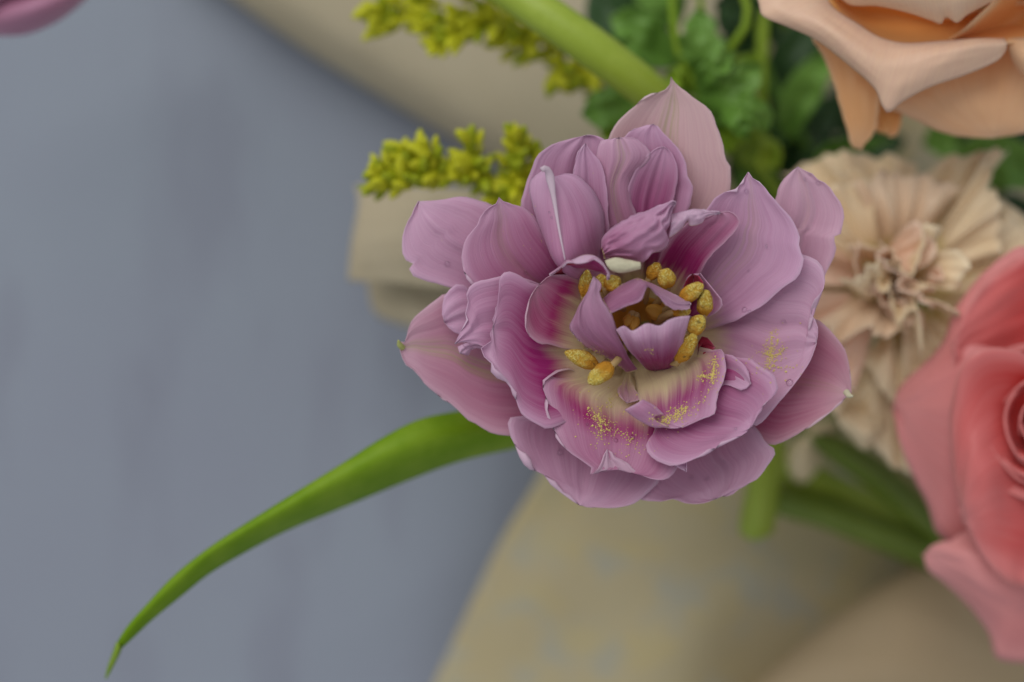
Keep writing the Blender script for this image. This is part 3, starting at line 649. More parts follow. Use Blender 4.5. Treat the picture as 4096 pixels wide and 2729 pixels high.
ANTH = [((437, 905, 1), (655, 1000, -1), 1.55), ((612, 1132, 3.5), (775, 1005, 2.5), 1.75), ((585, 275, 0), (565, 460, -2), 1.35),
        ((830, 325, 1.5), (740, 395, 0), 1.6), ((700, 300, -3), (690, 420, -4), 1.5), ((1140, 210, 0.5), (1075, 320, -1), 1.35),
        ((1195, 265, 3), (1215, 375, 0), 1.75), ((1480, 378, 4), (1330, 480, 1.5), 1.6), ((1520, 430, 3), (1500, 600, 0), 1.5),
        ((1385, 575, 2.5), (1265, 590, 1), 1.2), ((1480, 625, 3), (1410, 750, 1), 1.6), ((1420, 775, 2), (1300, 960, -1), 1.7),
        ((890, 690, -1), (930, 610, -2), 1.0), ((945, 720, -1), (965, 625, -2.5), 1.0), ((1060, 560, -5), (1180, 610, -6), 1.7)]
for i, (a, b, R) in enumerate(ANTH):
    pa, pb = P('E', *a), P('E', *b)
    fl = tube('stamen', [pb + (pa - pb) * .25, pb + (pb - pa) * .15, (pb * .5 + P('E', 998, 720, -16) * .5), P('E', 998, 740, -30)], [.0007, .0008, .0009, .0012], TU, M_FIL)
    am = anther_mesh('anther', (pa - pb).length * 1220, R * 1.10, i * 3.1)
    for v in am.vertices: v.co /= 1000
    ao = bpy.data.objects.new('anther', am); COL.objects.link(ao); am.materials.append(M_ANT if i < 12 else M_AMBER)
    q = (pa - pb).to_track_quat('Z', 'X')
    am.transform(q.to_matrix().to_4x4()); c = (pa + pb) / 2
    from mathutils import Matrix
    am.transform(Matrix.Translation(c))
    ao.parent = fl
    ao.location = (0, 0, 0)
tube('pistil', [P('E', 1000, 730, -32), P('E', 1010, 640, -18), P('E', 1010, 600, -9)], [.002, .0026, .0022], TU, M_PIS, n=12)

# ------------------------------------------------------------------ ray casting onto the finished petals
bv, bf = [], []
for G in PETALS:
    n, m, _ = G.shape; o0 = len(bv); bv += (G.reshape(-1, 3) / 1000).tolist()
    for j in range(n - 1):
        for i in range(m - 1):
            a = o0 + j * m + i; bf.append((a, a + 1, a + m + 1, a + m))
BVH = BVHTree.FromPolygons(bv, bf)
CAM = Vector((0, 0, FOC + D / 1000))
def hit(sx, sy):
    d = (Vector(wmm(sx, sy, 0.0) / 1000) - CAM).normalized()
    return BVH.ray_cast(CAM, d)
# -- water drops
drops = [('V', 1027, 606, 1.0), ('V', 1207, 626, .7), ('V', 1287, 1040, 1.1), ('V', 1415, 1012, .8), ('V', 1453, 1005, .9), ('V', 1589, 1098, .8), ('V', 1624, 1101, .7),
         ('V', 1085, 800, .5), ('V', 1072, 792, 1.4), ('V', 1392, 822, .6), ('V', 1404, 838, 1.1), ('V', 1521, 850, .8), ('V', 1505, 851, .6), ('V', 1711, 712, 1.0),
         ('V', 1722, 716, .7), ('V', 1762, 566, .7), ('V', 1720, 622, .5), ('V', 1860, 400, .6), ('V', 1848, 412, .6), ('V', 1880, 420, .8), ('V', 1815, 880, 1.3), ('V', 1800, 738, .9),
         ('V', 1345, 800, .5), ('V', 1353, 808, .5), ('V', 1363, 795, .6), ('V', 1330, 780, .5), ('V', 1318, 765, .5), ('V', 1371, 815, .5), ('V', 1263, 488, .4), ('V', 1268, 500, .4),
         ('V', 1715, 440, .8), ('V', 1350, 975, .5), ('V', 1690, 985, .5), ('V', 1665, 1060, .5), ('V', 1830, 1000, .6)]
dm = bpy.data.meshes.new('water_drop'); bm = bmesh.new(); bmesh.ops.create_uvsphere(bm, u_segments=16, v_segments=10, radius=1.0)
for v in bm.verts:
    v.co.z = v.co.z * 0.72 if v.co.z > 0 else v.co.z * 0.35
bm.to_mesh(dm); bm.free(); smooth(dm); dm.materials.append(M_WAT)
for (f, x, y, r) in drops:
    h = hit(*S(f, x, y))
    if h[0] is None: continue
    nrm = h[1] if h[1].z > 0 else -h[1]
    o = bpy.data.objects.new('water_drop', dm); COL.objects.link(o)
    o.location = h[0] + nrm * 0.00008; s = r * 0.00055
    o.scale = (s, s * random.uniform(.85, 1.1), s); o.rotation_euler = nrm.to_track_quat('Z', 'Y').to_euler()
    tag(o, 'small clear water drop lying on a lilac tulip petal', 'water drop', 'water drops on the tulip petals')
# -- pollen dust
pv, pf = [], []
def grain(c, r):
    o0 = len(pv)
    for d in ((1, 0, 0), (-1, 0, 0), (0, 1, 0), (0, -1, 0), (0, 0, 1), (0, 0, -1)):
        pv.append((c.x + d[0] * r * random.uniform(.7, 1.2), c.y + d[1] * r * random.uniform(.7, 1.2), c.z + d[2] * r))
    for t in ((0, 2, 4), (2, 1, 4), (1, 3, 4), (3, 0, 4), (2, 0, 5), (1, 2, 5), (3, 1, 5), (0, 3, 5)): pf.append(tuple(o0 + k for k in t))
def dust(f, pts, n, sp, rmax=.00020):
    q = cr([(x, y, 0) for x, y in pts], 200)
    for _ in range(n):
        c = q[random.randrange(200)]
        k = abs(random.gauss(0, 1)) ** 1.3
        a = random.uniform(0, 6.283)
        sp_ = sp * 1.35
        h = hit(*S(f, c[0] + sp_ * k * math.cos(a), c[1] + sp_ * k * math.sin(a)))
        if h[0] is not None: grain(h[0] + Vector((0, 0, .00005)), rmax * (.25 + .75 * random.random() ** 2.2) * (1 if random.random() > .06 else 1.6))
dust('D', [(700, 590), (690, 660), (680, 720)], 260, 16)
dust('D', [(600, 690), (650, 690), (690, 690)], 160, 12)
dust('D', [(380, 960), (440, 940), (490, 905), (530, 880)], 330, 18)
dust('D', [(300, 950), (420, 960), (560, 890), (680, 760), (720, 620)], 260, 26)
dust('D', [(1050, 420), (1040, 520), (1030, 620)], 260, 22)
dust('D', [(1000, 560), (1090, 560), (1120, 520)], 190, 34)
dust('D', [(950, 640), (1080, 640), (1200, 640)], 90, 40)
dust('D', [(-50, 920), (60, 1010), (180, 1070), (220, 1120)], 260, 50)
dust('C', [(1240, 890), (1300, 980), (1290, 1080)], 200, 26)
dust('E', [(500, 900), (620, 880), (760, 960), (860, 1040)], 120, 22)
dust('E', [(760, 430), (900, 340), (980, 320), (1050, 345)], 110, 8, .00011)
dust('E', [(1060, 880), (1100, 920)], 20, 24)
dust('E', [(840, 1230), (700, 1330), (690, 1480)], 120, 50)
dust('A', [(650, 1500), (900, 1300), (1200, 1450), (1500, 1300)], 50, 160, .00011)
pm = bpy.data.meshes.new('pollen'); pm.from_pydata(pv, [], pf)
po = link('pollen', pm, None, (M_POL,)); tag(po, 'yellow pollen dust sprinkled over the lower tulip petals', 'pollen', kind='stuff')

# ------------------------------------------------------------------ second tulip (petal in the corner, stem across the top)
T2 = empty('pink_tulip', P('V', -60, -60, -70)); tag(T2, 'closed mauve tulip in the corner, its thick pale stem crossing the paper', 'tulip')
for dx, dy, dz_, dp in ((0, 0, 0, .5), (-45, -70, 4, .6), (-120, -30, 2, .5)):
    strip('V', [[(230 + dx, -75 + dy, -52 + dz_), (150 + dx, -60 + dy, -50 + dz_), (60 + dx, -40 + dy, -46 + dz_), (-30 + dx, 20 + dy, -44 + dz_), (-45 + dx, 75 + dy, -48 + dz_)],
                [(235 + dx, -60 + dy, -48 + dz_), (170 + dx, -20 + dy, -42 + dz_), (90 + dx, 15 + dy, -38 + dz_), (20 + dx, 45 + dy, -40 + dz_), (-30 + dx, 82 + dy, -48 + dz_)],
                [(240 + dx, -50 + dy, -52 + dz_), (195 + dx, 2 + dy, -52 + dz_), (130 + dx, 52 + dy, -50 + dz_), (60 + dx, 80 + dy, -50 + dz_), (0 + dx, 84 + dy, -50 + dz_)]],
          T2, (M_PET, M_PETB), nu=14, nv=24, deep=dp, warm=.3, thick=.5, cream=.2, reg=False)
tube('stem', [P('V', 235, -62, -50), P('V', 420, -190, -48), P('V', 800, -190, -46), P('V', 1090, -70, -42), P('V', 1240, 25, -38), P('V', 1330, 88, -37), P('V', 1420, 155, -38), P('V', 1520, 240, -44), P('V', 1600, 420, -66), P('V', 1680, 700, -88), P('V', 2100, 1000, -98), P('V', 2700, 1200, -104)],
     [.003, .003, .003, .0042, .0044, .0040, .0033, .0030, .003, .003, .003, .003], T2, M_STEM, n=16, seg=70)

# ------------------------------------------------------------------ roses
def cup_ring(root, c, z, r0, r1, h, n, wid, mats, rot=0.0, tilt=(0, 0), deep=.6, warm=.5, flare=.3, cream=.1, tk=.4, seed=0):
    """n overlapping cupped petals round an axis; c photo px, sizes in mm"""
    for k in range(n):
        a0 = rot + 2 * math.pi * k / n; nv_, nu_ = 18, 20
        t = np.linspace(0, 1, nv_ + 1)[:, None]; s = np.linspace(-1, 1, nu_ + 1)[None]
        ang = a0 + s * wid * (0.55 + 0.45 * np.sin(t * math.pi * .55))
        rr = r0 + (r1 - r0) * np.sin(t * math.pi / 2) ** .8 + flare * r1 * t ** 5 + .06 * r1 * nz(s * 2, t * 2, seed + k * 7.3)
        rr = rr * (1 + 0.05 * s)
        top = h * (1 - .22 * s ** 4) * (1 + .05 * nz(s * 3, s * 0, seed + k * 3.1))
        zz = top * t - flare * h * .25 * t ** 8
        X = rr * np.cos(ang); Y = rr * np.sin(ang)
        Z = zz + X * tilt[0] + Y * tilt[1]
        ctr = wmm(c[0], c[1], z)
        G = np.stack([X + ctr[0], Y + ctr[1], Z + ctr[2]], -1)
        grid_object('petal', G, root, mats, deep=deep, warm=warm, cream=cream, thick=tk)
# --- coral rose
CO = empty('coral_rose', P('V', 2420, 1060, -70)); tag(CO, 'coral pink garden rose with water drops, below the cream carnation', 'rose')
def cp(*a, **k): return petal(*a, parent=CO, mats=(M_COR,), base=False, reg=False, thick=.5, **k)
cp('V', [(2480, 800, -40), (2400, 640, -34), (2353, 566, -34), (2290, 600, -36), (2230, 660, -38), (2190, 720, -40), (2163, 790, -42), (2110, 845, -44), (2065, 895, -46), (2052, 935, -46)],
   [(2520, 1200, -50), (2350, 1280, -50), (2230, 1290, -50), (2172, 1245, -48), (2150, 1220, -48), (2130, 1160, -48), (2090, 1080, -47), (2064, 1010, -46)],
   M=[(2520, 1000, -50), (2350, 960, -40), (2230, 940, -34), (2130, 935, -40), (2052, 935, -46)], deep=.5, warm=.5, cup=0, crease=0, ripple=.8, crump=.6, cream=.05)
cp('V', [(2520, 700, -30), (2420, 560, -27), (2353, 590, -28), (2270, 650, -31), (2215, 730, -33), (2190, 800, -35)], [(2520, 800, -38), (2420, 830, -38), (2330, 860, -38), (2250, 880, -38), (2200, 860, -37)],
   deep=1.0, warm=.2, cup=-1, ripple=.6, crump=.4, cream=.05)
cp('V', [(2450, 900, -36), (2360, 815, -28), (2300, 800, -26), (2240, 812, -26), (2202, 860, -28), (2185, 950, -32), (2190, 1080, -34), (2215, 1200, -36)],
   [(2480, 1250, -38), (2420, 1330, -36), (2340, 1350, -36), (2270, 1300, -36)],
   M=[(2470, 1080, -46), (2400, 1060, -40), (2320, 1050, -32), (2260, 1080, -28), (2220, 1160, -32), (2215, 1200, -36)], deep=.95, warm=.3, cup=0, crease=0, ripple=.8, crump=.6, cream=.1)
cp('V', [(2440, 1150, -50), (2280, 1190, -46), (2180, 1240, -44), (2145, 1252, -45), (2122, 1276, -47)],
   [(2500, 1480, -60), (2420, 1530, -56), (2353, 1524, -54), (2292, 1512, -54), (2270, 1460, -54), (2230, 1400, -52), (2180, 1350, -51), (2130, 1306, -48)],
   M=[(2480, 1320, -52), (2350, 1340, -42), (2260, 1330, -40), (2190, 1300, -43), (2122, 1276, -47)], deep=.35, warm=.8, cup=0, crease=.4, creases=[(.4, 1.0, .10)], ripple=.5, crump=.3, cream=.03)
for i, (r, h, n, z, dp) in enumerate(((13.5, 13, 5, -44, .55), (10.5, 14, 5, -42, .6), (7.8, 15, 4, -41, .65), (5.0, 15.5, 4, -40, .7), (2.6, 16, 3, -39, .8))):
    cup_ring(CO, (2382 / .57446, 965 / .57446), z, r * .55, r, h, n, 1.15, (M_COR,), rot=i * .83, tilt=(.12, -.05), deep=min(1, dp + .25), warm=.2, flare=.22, cream=.45, seed=i * 11)
tube('stem', [P('V', 2408, 1000, -40), P('V', 2420, 1040, -70), P('V', 2560, 1120, -95), P('V', 2900, 1200, -104)], [.004, .0035, .0032, .003], CO, M_STEMD)
# --- peach rose
PE = empty('peach_rose', P('F', 1700, -300, -80)); tag(PE, 'peach-orange rose with pale folded-back petal lips above the carnation', 'rose')
def ps(rails, **k): return strip('F', rails, PE, (M_PEA,), reg=False, thick=.6, **k)
ps([[(430, -260, -24), (560, -90, -22), (660, 60, -20), (850, 185, -19), (1010, 285, -18), (1200, 332, -18), (1500, 320, -18), (1800, 298, -18), (1990, 300, -20)],
    [(260, -200, -18), (330, -20, -16), (480, 120, -14.5), (680, 260, -13.5), (900, 420, -13), (1100, 520, -13), (1400, 450, -13), (1750, 370, -14), (2012, 330, -17)],
    [(20, -120, -20), (70, 40, -18), (92, 122, -17), (300, 215, -17), (500, 305, -17), (760, 500, -16.5), (980, 705, -16), (1040, 840, -16), (1085, 888, -16), (1180, 810, -16), (1400, 690, -16), (1700, 585, -17), (1960, 460, -18), (2012, 385, -18)]],
   nu=22, nv=70, deep=.10, warm=.75, uv_swap=True, crump=.2)
cpe = dict(base=False, reg=False, thick=.6, parent=PE, mats=(M_PEA,))
petal('F', [(600, -100, -40), (500, 200, -30), (505, 310, -27), (580, 450, -28), (650, 650, -29), (740, 940, -31), (810, 1130, -33), (852, 1168, -34)],
      [(1300, 0, -40), (1150, 500, -32), (1030, 760, -28), (1010, 900, -29), (985, 1010, -31), (930, 1100, -33)], deep=.9, hold=.7, warm=.1, cup=-3, crease=0, cream=.03, **cpe)
petal('F', [(1000, 300, -44), (960, 700, -38), (970, 900, -36), (990, 1015, -36), (1080, 1058, -37)], [(1300, 400, -44), (1230, 800, -38), (1195, 905, -36), (1180, 990, -36), (1152, 1045, -36)], deep=1.0, hold=.9, warm=0, cup=-1.5, crease=0, cream=.03, **cpe)
petal('F', [(900, 200, -46), (1000, 600, -36), (1090, 830, -33), (1190, 893, -32), (1350, 972, -32), (1500, 1037, -32), (1700, 1077, -32), (1900, 1087, -32)],
      [(2700, 100, -46), (2600, 700, -36), (2350, 960, -33), (2148, 1045, -32)],
      M=[(1700, 100, -36), (1750, 500, -28), (1800, 800, -27), (1880, 1000, -29.5), (1900, 1087, -32)], deep=.8, hold=.6, warm=.35, cup=0, crease=0, creases=[(-.55, 1.0, .05)], ripple=.4, cream=.03, **cpe)
ps([[(560, -150, -22), (800, 20, -26), (1100, 40, -28), (1500, 150, -30), (1900, 60, -28), (2400, 0, -26)], [(640, -20, -26), (850, 130, -30), (1100, 180, -31), (1500, 230, -31), (1900, 180, -31), (2400, 150, -30)],
    [(680, 90, -21), (860, 210, -20), (1010, 305, -19.5), (1300, 350, -20), (1800, 330, -20), (2400, 320, -20)]], nu=20, nv=40, deep=.9, warm=.05, cream=.6)
ps([[(1560, 330, -24), (1680, 250, -20), (1800, 140, -18), (1900, 45, -17), (1980, -60, -17)], [(1900, 330, -30), (2000, 240, -30), (2100, 130, -30), (2200, 20, -30), (2260, -80, -30)], [(2300, 330, -24), (2350, 240, -22), (2400, 130, -20), (2450, 20, -20), (2480, -80, -20)]],
   nu=16, nv=24, deep=.85, warm=.1, cream=.01)
ps([[(640, -320, -22), (900, -300, -14), (1200, -280, -10), (1500, -260, -9), (1800, -260, -10), (2300, -260, -14)], [(660, -120, -16), (900, -90, -10), (1200, -60, -7), (1500, -30, -7), (1800, -60, -8), (2300, -80, -12)],
    [(690, -30, -20), (790, 42, -17), (1000, 50, -15), (1250, 108, -14), (1420, 165, -14), (1500, 190, -14), (1535, 138, -13), (1620, 180, -13), (1705, 118, -14), (1850, 40, -15), (1960, -8, -16), (2300, -20, -18)]],
   nu=18, nv=70, deep=.05, warm=.5, uv_swap=True, crump=.15)
ps([[(2020, 302, -22), (2200, 290, -20), (2400, 300, -20)], [(2030, 420, -22), (2200, 480, -16), (2400, 480, -14)], [(2080, 520, -26), (2200, 660, -24), (2400, 760, -24)]], nu=12, nv=14, deep=.15, warm=.2)
for i, (r, h, n, dp) in enumerate(((15, 22, 5, .5), (10, 25, 4, .6), (5.5, 27, 3, .7))):
    cup_ring(PE, S('F', 1700, -560), -40, r * .6, r, h, n, 1.1, (M_PEA,), rot=i * .9, deep=dp, warm=.3, flare=.2, cream=.4, seed=50 + i * 9)
tube('stem', [P('F', 1700, -300, -38), P('F', 1750, -100, -70), P('F', 2400, 900, -100), P('F', 3400, 2000, -108)], [.004, .0035, .0032, .003], PE, M_STEMD)

# ------------------------------------------------------------------ cream carnation
CA = empty('cream_carnation', P('V', 2070, 690, -75)); tag(CA, 'ruffled cream carnation with a pinkish heart between the roses', 'carnation')
random.seed(21)
cc = wmm(2072 / .57446, 690 / .57446, -58)
NP = 32
for i in range(NP):
    q = (i + .5) / NP; az = i * 2.39996 + random.uniform(-.25, .25); sd = random.uniform(0, 90)
    tl = math.radians(6 + 62 * q ** .9 + random.uniform(-9, 9)) if q > .28 else math.radians(random.uniform(-38, 5))
    er = np.array([math.cos(az), math.sin(az), 0]); ez = np.array([0, 0, 1.0]); ep = np.array([-math.sin(az), math.cos(az), 0])
    yw = random.uniform(-.7, .7); ep = ep * math.cos(yw) + er * math.sin(yw)
    L = (23 + 3 * q) * random.uniform(.88, 1.08); W = (10 + 5 * q) * random.uniform(.85, 1.2); rho = 9.0 * q ** .6
    t = np.linspace(0, 1, 25)[:, None, None]; s_ = np.linspace(-1, 1, 41)[None, :, None]
    bend = tl + (.55 * t - .15)
    d = np.cos(bend) * ez + np.sin(bend) * er; nrm = -np.sin(bend) * ez + np.cos(bend) * er
    f1 = random.uniform(3.6, 6.0)
    ruf = (np.sin(s_ * f1 + sd) * 1.4 + nz(s_ * 2.3, t * 1.2, sd) * 7.0 + nz(s_ * 6, t * 2.0, sd + 8) * 2.6) * t ** 1.6
    edge_ = 1 - .10 * s_ ** 2 + .012 * np.sin(s_ * 19 + sd) + .05 * nz(s_ * 5, s_ * 0, sd + 4)
    G = d * L * t * edge_ + 4.0 * nz(t * 2.2, s_ * 1.6, sd + 60) * t * (er * .7 + ez) + ep * (W * s_ * (.12 + .88 * t ** 1.4)) + nrm * ruf + er * rho
    G = G * np.array([.93, .98, 1.0]) + cc + (1 - q) ** 1.5 * np.array([-4.5, 6.0, 0])
    grid_object('petal', G, CA, (M_CAR,), deep=random.uniform(.03, .22), warm=random.choice((.1, .5, .9)) if q < .45 else .15, cream=.42, thick=.3)
strip('V', [[(2050, 930, -60), (1990, 930, -56), (1935, 925, -54)], [(2040, 970, -54), (1985, 990, -48), (1925, 965, -50)], [(2035, 1000, -58), (1985, 1035, -56), (1940, 990, -56)]], CA, (M_CAR,), nu=14, nv=16, deep=.2, warm=.1, crump=.6, reg=False)
tube('stem', [P('V', 2070, 680, -58), P('V', 2080, 700, -80), P('V', 2300, 860, -100), P('V', 2800, 1100, -106)], [.004, .003, .0025, .0025], CA, M_STEMD)
# a pale lower petal showing under the tulip
BU = empty('cream_bud', P('V', 1850, 1080, -100)); tag(BU, 'small pale cream flower bud half hidden under the lilac tulip', 'bud')
strip('V', [[(1930, 960, -84), (1840, 985, -82), (1800, 1040, -84), (1805, 1100, -88), (1842, 1128, -90)], [(1920, 970, -76), (1860, 1000, -74), (1838, 1050, -75), (1836, 1095, -80), (1842, 1128, -89)],
            [(1930, 1010, -84), (1890, 1020, -82), (1885, 1060, -84), (1868, 1105, -88), (1842, 1128, -90)]], BU, (M_CAR,), nu=14, nv=20, deep=.02, warm=0, reg=False, name='petal')
tube('stem', [P('V', 1900, 980, -83), P('V', 1960, 960, -92), P('V', 2200, 1000, -102), P('V', 2800, 1150, -108)], [.0025, .002, .002, .002], BU, M_STEMD)

# ------------------------------------------------------------------ stems and leaves under the flowers
LS = empty('bent_leaf_plant', P('V', 2130, 1280, -96)); tag(LS, 'dark green stem with a bent pale green leaf under the tulip', 'stem')
tube('stem', [P('V', 1730, 1130, -84), P('V', 1800, 1155, -82), P('V', 1900, 1180, -84), P('V', 2020, 1225, -88), P('V', 2140, 1270, -92), P('V', 2400, 1350, -100), P('V', 2800, 1450, -106)],
     [.0030, .0038, .0042, .0044, .0044, .004], LS, M_STEMD, n=14, seg=40)
strip('V', [[(1735, 960, -72), (1726, 1050, -70), (1712, 1130, -70), (1700, 1190, -72), (1697, 1222, -74)], [(1765, 960, -68), (1760, 1050, -66), (1750, 1130, -65), (1742, 1200, -67), (1735, 1242, -71)],
            [(1812, 960, -73), (1800, 1040, -72), (1792, 1120, -72), (1785, 1180, -74), (1778, 1222, -76)]], LS, (M_STEM,), nu=14, nv=24, name='leaf', thick=1.0, reg=False)
L2 = empty('long_leaf', P('V', 2160, 1230, -92)); tag(L2, 'broad olive green leaf blade running from tulip to coral rose', 'leaf')
strip('V', [[(1700, 900, -86), (1850, 975, -80), (1950, 1010, -78), (2050, 1075, -80), (2120, 1145, -84), (2180, 1215, -88), (2330, 1330, -94), (2600, 1480, -102)],
            [(1690, 930, -82), (1840, 995, -75), (1930, 1040, -72), (2030, 1110, -74), (2095, 1170, -79), (2160, 1235, -85), (2310, 1350, -92), (2590, 1500, -101)],
            [(1680, 960, -88), (1820, 1000, -82), (1900, 1055, -80), (2010, 1135, -82), (2080, 1195, -86), (2140, 1250, -90), (2290, 1370, -96), (2580, 1520, -103)]], L2, (M_STEMD,), nu=16, nv=40, name='blade', thick=.8, reg=False)

# ------------------------------------------------------------------ greenery
def leaf(root, f, pts, wid, z, mat, lob=0, lobd=.3, zc=2.0, name='leaf', seed=0):
    """leaf along pts (px, base to tip) with a half width in px and optional lobes"""
    zs = z if isinstance(z, (list, tuple)) else [z] * len(pts)
    c = cr([(*S(f, p[0], p[1]), zz) for p, zz in zip(pts, zs)], 41)
    t = np.gradient(c[:, :2], axis=0); t /= np.linalg.norm(t, axis=1, keepdims=True) + 1e-9
    nn = np.stack([-t[:, 1], t[:, 0]], 1); s = np.linspace(0, 1, 41)
    pr = np.sin(np.pi * s ** .8) ** .75
    if lob: pr = pr * (1 - lobd + lobd * np.abs(np.sin(np.pi * lob * s + .3)) ** .7 * 1.25)
    wpx = wid / FR[f][2]
    u = np.linspace(-1, 1, 13)[None]
    X = c[:, 0:1] + nn[:, 0:1] * u * (wpx * pr)[:, None] + t[:, 0:1] * (np.abs(u) * wpx * .25 * pr[:, None])
    Y = c[:, 1:2] + nn[:, 1:2] * u * (wpx * pr)[:, None] + t[:, 1:2] * (np.abs(u) * wpx * .25 * pr[:, None])
    Z = c[:, 2:3] + zc * np.abs(u) * pr[:, None] + 1.2 * nz(u * 1.5, s[:, None] * 5, seed + 3.3) * 1.5
    return grid_object(name, wmm(X, Y, Z), root, (mat,), thick=.3)
def leaf_sprig(name, label, f, stem, zst, leaves, mat, smat, r=.0013, cat='foliage', group=None):
    e = empty(name, P(f, stem[0][0], stem[0][1], zst[0] - 2)); tag(e, label, cat, group)
    tube('stem', [P(f, x, y, z) for (x, y), z in zip(stem, zst)], [r, r * .9, r * .6], e, smat)
    for i, (pts, wid, z, lob) in enumerate(leaves): leaf(e, f, pts, wid, z, mat[i % len(mat)], lob, seed=i * 4.1 + stem[0][0])
    return e
leaf_sprig('leafy_sprig', 'green sprig with lobed leaves above the pale pink petal tip', 'V',
           [(2050, 760), (1780, 430), (1640, 270), (1560, 120), (1540, -60)], [-100, -80, -66, -58, -56],
           [([(1540, 215), (1450, 235), (1390, 250), (1335, 262)], 62, [-60, -56, -54, -56], 3),
            ([(1480, 330), (1430, 300), (1370, 275)], 40, [-62, -58, -58], 2),
            ([(1600, 240), (1650, 215), (1700, 190), (1750, 150)], 48, [-60, -54, -52, -54], 3),
            ([(1620, 260), (1680, 255), (1730, 260), (1770, 300)], 45, [-62, -54, -50, -54], 3),
            ([(1660, 330), (1700, 290), (1730, 250)], 36, [-66, -58, -56], 2),
            ([(1580, 190), (1600, 140), (1610, 80), (1600, 20)], 50, [-62, -58, -56, -58], 3),
            ([(1560, 150), (1500, 100), (1450, 60), (1400, 40)], 55, [-66, -62, -60, -62], 3),
            ([(1680, 350), (1740, 340), (1790, 390)], 40, [-72, -66, -66], 2),
            ([(1600, 210), (1640, 160), (1690, 120)], 30, [-56, -50, -50], 2),
            ([(1655, 245), (1690, 270), (1720, 320)], 26, [-54, -46, -48], 2)], (M_FOL, M_FOLY, M_FOL), M_FOLY, cat='leaf sprig')
leaf_sprig('leafy_sprig', 'dark leafy sprig at the frame top between pale stem and peach rose', 'V',
           [(2100, 700), (1850, 330), (1750, 120), (1740, -80)], [-104, -92, -80, -74],
           [([(1560, 130), (1480, 90), (1400, 20), (1360, -40)], 75, [-80, -76, -76, -78], 2),
            ([(1560, 60), (1520, 0), (1500, -60)], 60, [-76, -72, -74], 2),
            ([(1740, 170), (1700, 60), (1690, -40)], 55, [-84, -80, -80], 2),
            ([(1760, 60), (1700, 20), (1640, 10)], 45, [-78, -72, -72], 2),
            ([(1800, 330), (1830, 240), (1880, 160), (1930, 120)], 42, [-88, -82, -80, -82], 0),
            ([(1770, 420), (1760, 330), (1800, 220)], 38, [-90, -88, -86], 0),
            ([(1820, 450), (1880, 390), (1960, 330)], 50, [-92, -88, -86], 0),
            ([(1780, 460), (1740, 420), (1720, 380)], 50, [-88, -84, -84], 2)], (M_FOLD, M_FOL, M_FOLD), M_FOL, cat='leaf sprig')
leaf_sprig('leafy_sprig', 'fresh yellow-green leaflets clustered right of the thick pale stem', 'V',
           [(1900, 640), (1720, 400), (1640, 180), (1600, -60)], [-104, -86, -74, -66],
           [([(1640 + 34 * math.cos(k * 2.4), 150 + 10 * k), (1640 + 70 * math.cos(k * 2.4), 150 + 10 * k + 50 * math.sin(k * 2.4)), (1640 + 115 * math.cos(k * 2.4), 140 + 12 * k + 85 * math.sin(k * 2.4))],
             26 + 3 * (k % 4), [-74 + (k % 5), -66 + (k % 5) * 2, -64 + (k % 5)], 2 + k % 2) for k in range(16)], (M_FOLY, M_FOL, M_FOL, M_FOLY), M_FOLY, cat='leaf sprig')
leaf_sprig('leafy_sprig', 'very dark glossy leaves added to darken the gap behind peach rose and tulip', 'V',  # added filler leaves, near-black so the depth behind the flowers looks shaded
           [(2000, 760), (1880, 460), (1820, 200), (1800, -60)], [-106, -100, -96, -92],
           [([(1800, 420), (1840, 330), (1920, 220)], 60, [-100, -96, -96], 0), ([(1780, 260), (1830, 130), (1880, 20)], 60, [-98, -94, -94], 0),
            ([(1760, 480), (1720, 380), (1730, 280)], 50, [-98, -94, -92], 0), ([(1850, 420), (1960, 360), (2080, 320)], 56, [-98, -92, -92], 0),
            ([(1800, 100), (1740, 20), (1720, -60)], 60, [-98, -92, -92], 0), ([(1900, 300), (1980, 230), (2060, 200)], 60, [-99, -96, -96], 0),
            ([(1690, 470), (1790, 440), (1880, 470)], 45, [-96, -90, -92], 0)], (M_FOLD,), M_STEMD, cat='leaf sprig')
leaf_sprig('leafy_sprig', 'dark green rose leaves between the cream carnation and peach rose', 'V',
           [(2600, 800), (2420, 560), (2300, 440), (2180, 330)], [-100, -92, -86, -84],
           [([(2180, 400), (2260, 370), (2330, 380), (2400, 430)], 62, [-78, -72, -70, -74], 0),
            ([(2200, 300), (2280, 310), (2380, 300)], 60, [-84, -80, -80], 0),
            ([(2240, 520), (2320, 500), (2400, 520)], 55, [-88, -86, -84], 0),
            ([(2120, 330), (2180, 320), (2240, 340)], 45, [-86, -84, -84], 0),
            ([(2280, 600), (2350, 560), (2420, 580)], 50, [-90, -88, -88], 0),
            ([(2330, 430), (2370, 390), (2420, 330)], 40, [-80, -76, -76], 0),
            ([(2050, 320), (2000, 330), (1900, 345), (1860, 385)], 14, [-76, -70, -66, -66], 0)], (M_FOL, M_FOLD, M_FOLD), M_STEMD, cat='leaf sprig')
for st, zs, r in (([(1690, -60), (1720, 40), (1680, 110), (1640, 180)], (-58, -58, -60, -66), .0009), ([(1756, -40), (1752, 100), (1750, 250), (1770, 420)], (-76, -76, -78, -88), .0013)):
    e = empty('thin_stem', P('V', st[-1][0], st[-1][1], zs[-1])); tag(e, 'thin green stalk curling down among the lobed leaves' if r < .001 else 'straight thin green stalk beside the dark leaf under peach rose', 'stalk')
    tube('stalk', [P('V', x, y, z) for (x, y), z in zip(st, zs)] + [P('V', 2000, 750, -108)], [r, r, r], e, M_FOLY)

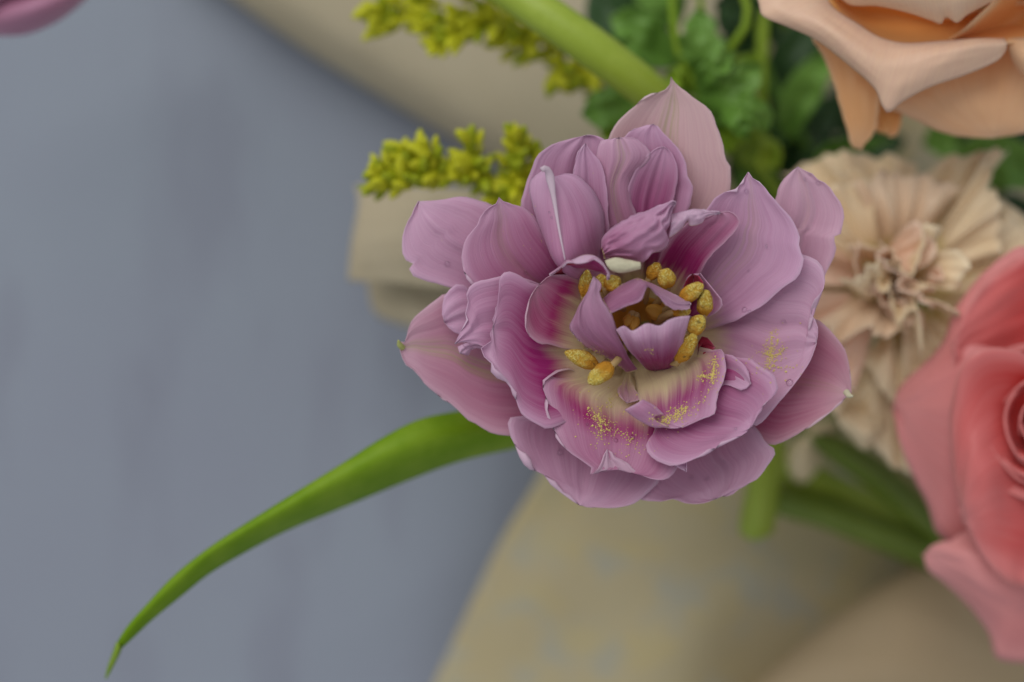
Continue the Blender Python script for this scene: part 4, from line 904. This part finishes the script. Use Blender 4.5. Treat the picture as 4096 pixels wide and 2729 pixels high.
# ------------------------------------------------------------------ goldenrod
bm = bmesh.new(); bmesh.ops.create_uvsphere(bm, u_segments=7, v_segments=5, radius=1.0)
for v in bm.verts:
    k = 1 - .35 * max(0, v.co.z); v.co.x *= .62 * k; v.co.y *= .62 * k
BUDM = []
for mt in (M_BUD, M_BUDG):
    m_ = bpy.data.meshes.new('bud'); bm.to_mesh(m_); smooth(m_); m_.materials.append(mt); BUDM.append(m_)
bm.free()
def goldenrod(label, stems, nb, seed):
    rnd = random.Random(seed)
    base = P('V', *stems[0][0]); e = empty('goldenrod_sprig', base); tag(e, label, 'goldenrod', 'goldenrod sprigs')
    for si, st in enumerate(stems):
        pts = [P('V', *q) for q in st]
        tube('stem' if si == 0 else 'branch', pts, [.0009, .0007, .0004] if si == 0 else [.0005, .0004, .0003], e, M_BUDG, n=7, seg=16)
        q = cr([tuple(p) for p in pts], 60); L = np.linalg.norm(np.diff(q, axis=0), axis=1).sum()
        cnt = int(nb[si])
        for k in range(cnt):
            s_ = rnd.uniform(.05 if si else .25, 1.0); i = min(int(s_ * 59), 58)
            c = Vector(q[i]); t = Vector(q[i + 1] - q[i]).normalized()
            d = Vector((rnd.gauss(0, 1), rnd.gauss(0, 1), rnd.gauss(0, 1) + .3)).normalized()
            d = (d - t * d.dot(t)).normalized()
            rad = (.0038 if seed == 3 else .0056) * rnd.uniform(.2, 1.2) * (1.1 - .6 * s_)
            o = bpy.data.objects.new('bud', BUDM[0 if rnd.random() < .62 else 1]); COL.objects.link(o); o.parent = e
            o.location = c + d * rad - base
            s = rnd.uniform(.0012, .0026); o.scale = (s, s, s * 1.25)
            o.rotation_euler = (d * .8 + t * .8).to_track_quat('Z', 'Y').to_euler()
goldenrod('yellow-green goldenrod sprig lying over the paper flap beside the lilac petals',
          [[(1420, 560, -66), (1290, 470, -52), (1150, 415, -44), (1000, 398, -40), (900, 415, -38), (822, 432, -37)],
           [(1180, 425, -45), (1190, 350, -40), (1182, 290, -38)], [(1080, 402, -42), (1085, 350, -38), (1068, 308, -37)],
           [(1000, 398, -40), (980, 350, -37), (955, 322, -36)], [(960, 405, -39), (930, 360, -37), (908, 325, -36)], [(1240, 445, -48), (1240, 380, -44), (1225, 325, -42)],
           [(1120, 415, -43), (1150, 455, -42), (1130, 470, -42)], [(1220, 440, -47), (1180, 440, -42), (1150, 462, -40)], [(900, 415, -38), (870, 395, -37), (848, 385, -36)]],
          [95, 30, 28, 24, 28, 22, 18, 24, 18], 3)
goldenrod('yellow-green goldenrod sprig under the thick pale stem on the collar',
          [[(1560, 300, -76), (1420, 190, -66), (1260, 95, -60), (1120, 55, -56), (960, 40, -53), (830, 45, -51)],
           [(1100, 55, -56), (1040, 85, -53), (990, 118, -52)], [(1000, 42, -54), (960, -10, -51), (930, -40, -50)], [(1180, 75, -58), (1100, 10, -54), (1060, -40, -52)],
           [(930, 42, -53), (880, 25, -51), (835, 15, -50)], [(1300, 115, -62), (1280, 170, -58), (1290, 205, -57)], [(1330, 140, -64), (1350, 180, -60), (1345, 210, -59)], [(1210, 80, -58), (1200, 120, -56), (1180, 130, -55)]],
          [120, 32, 26, 32, 26, 20, 14, 14], 5)
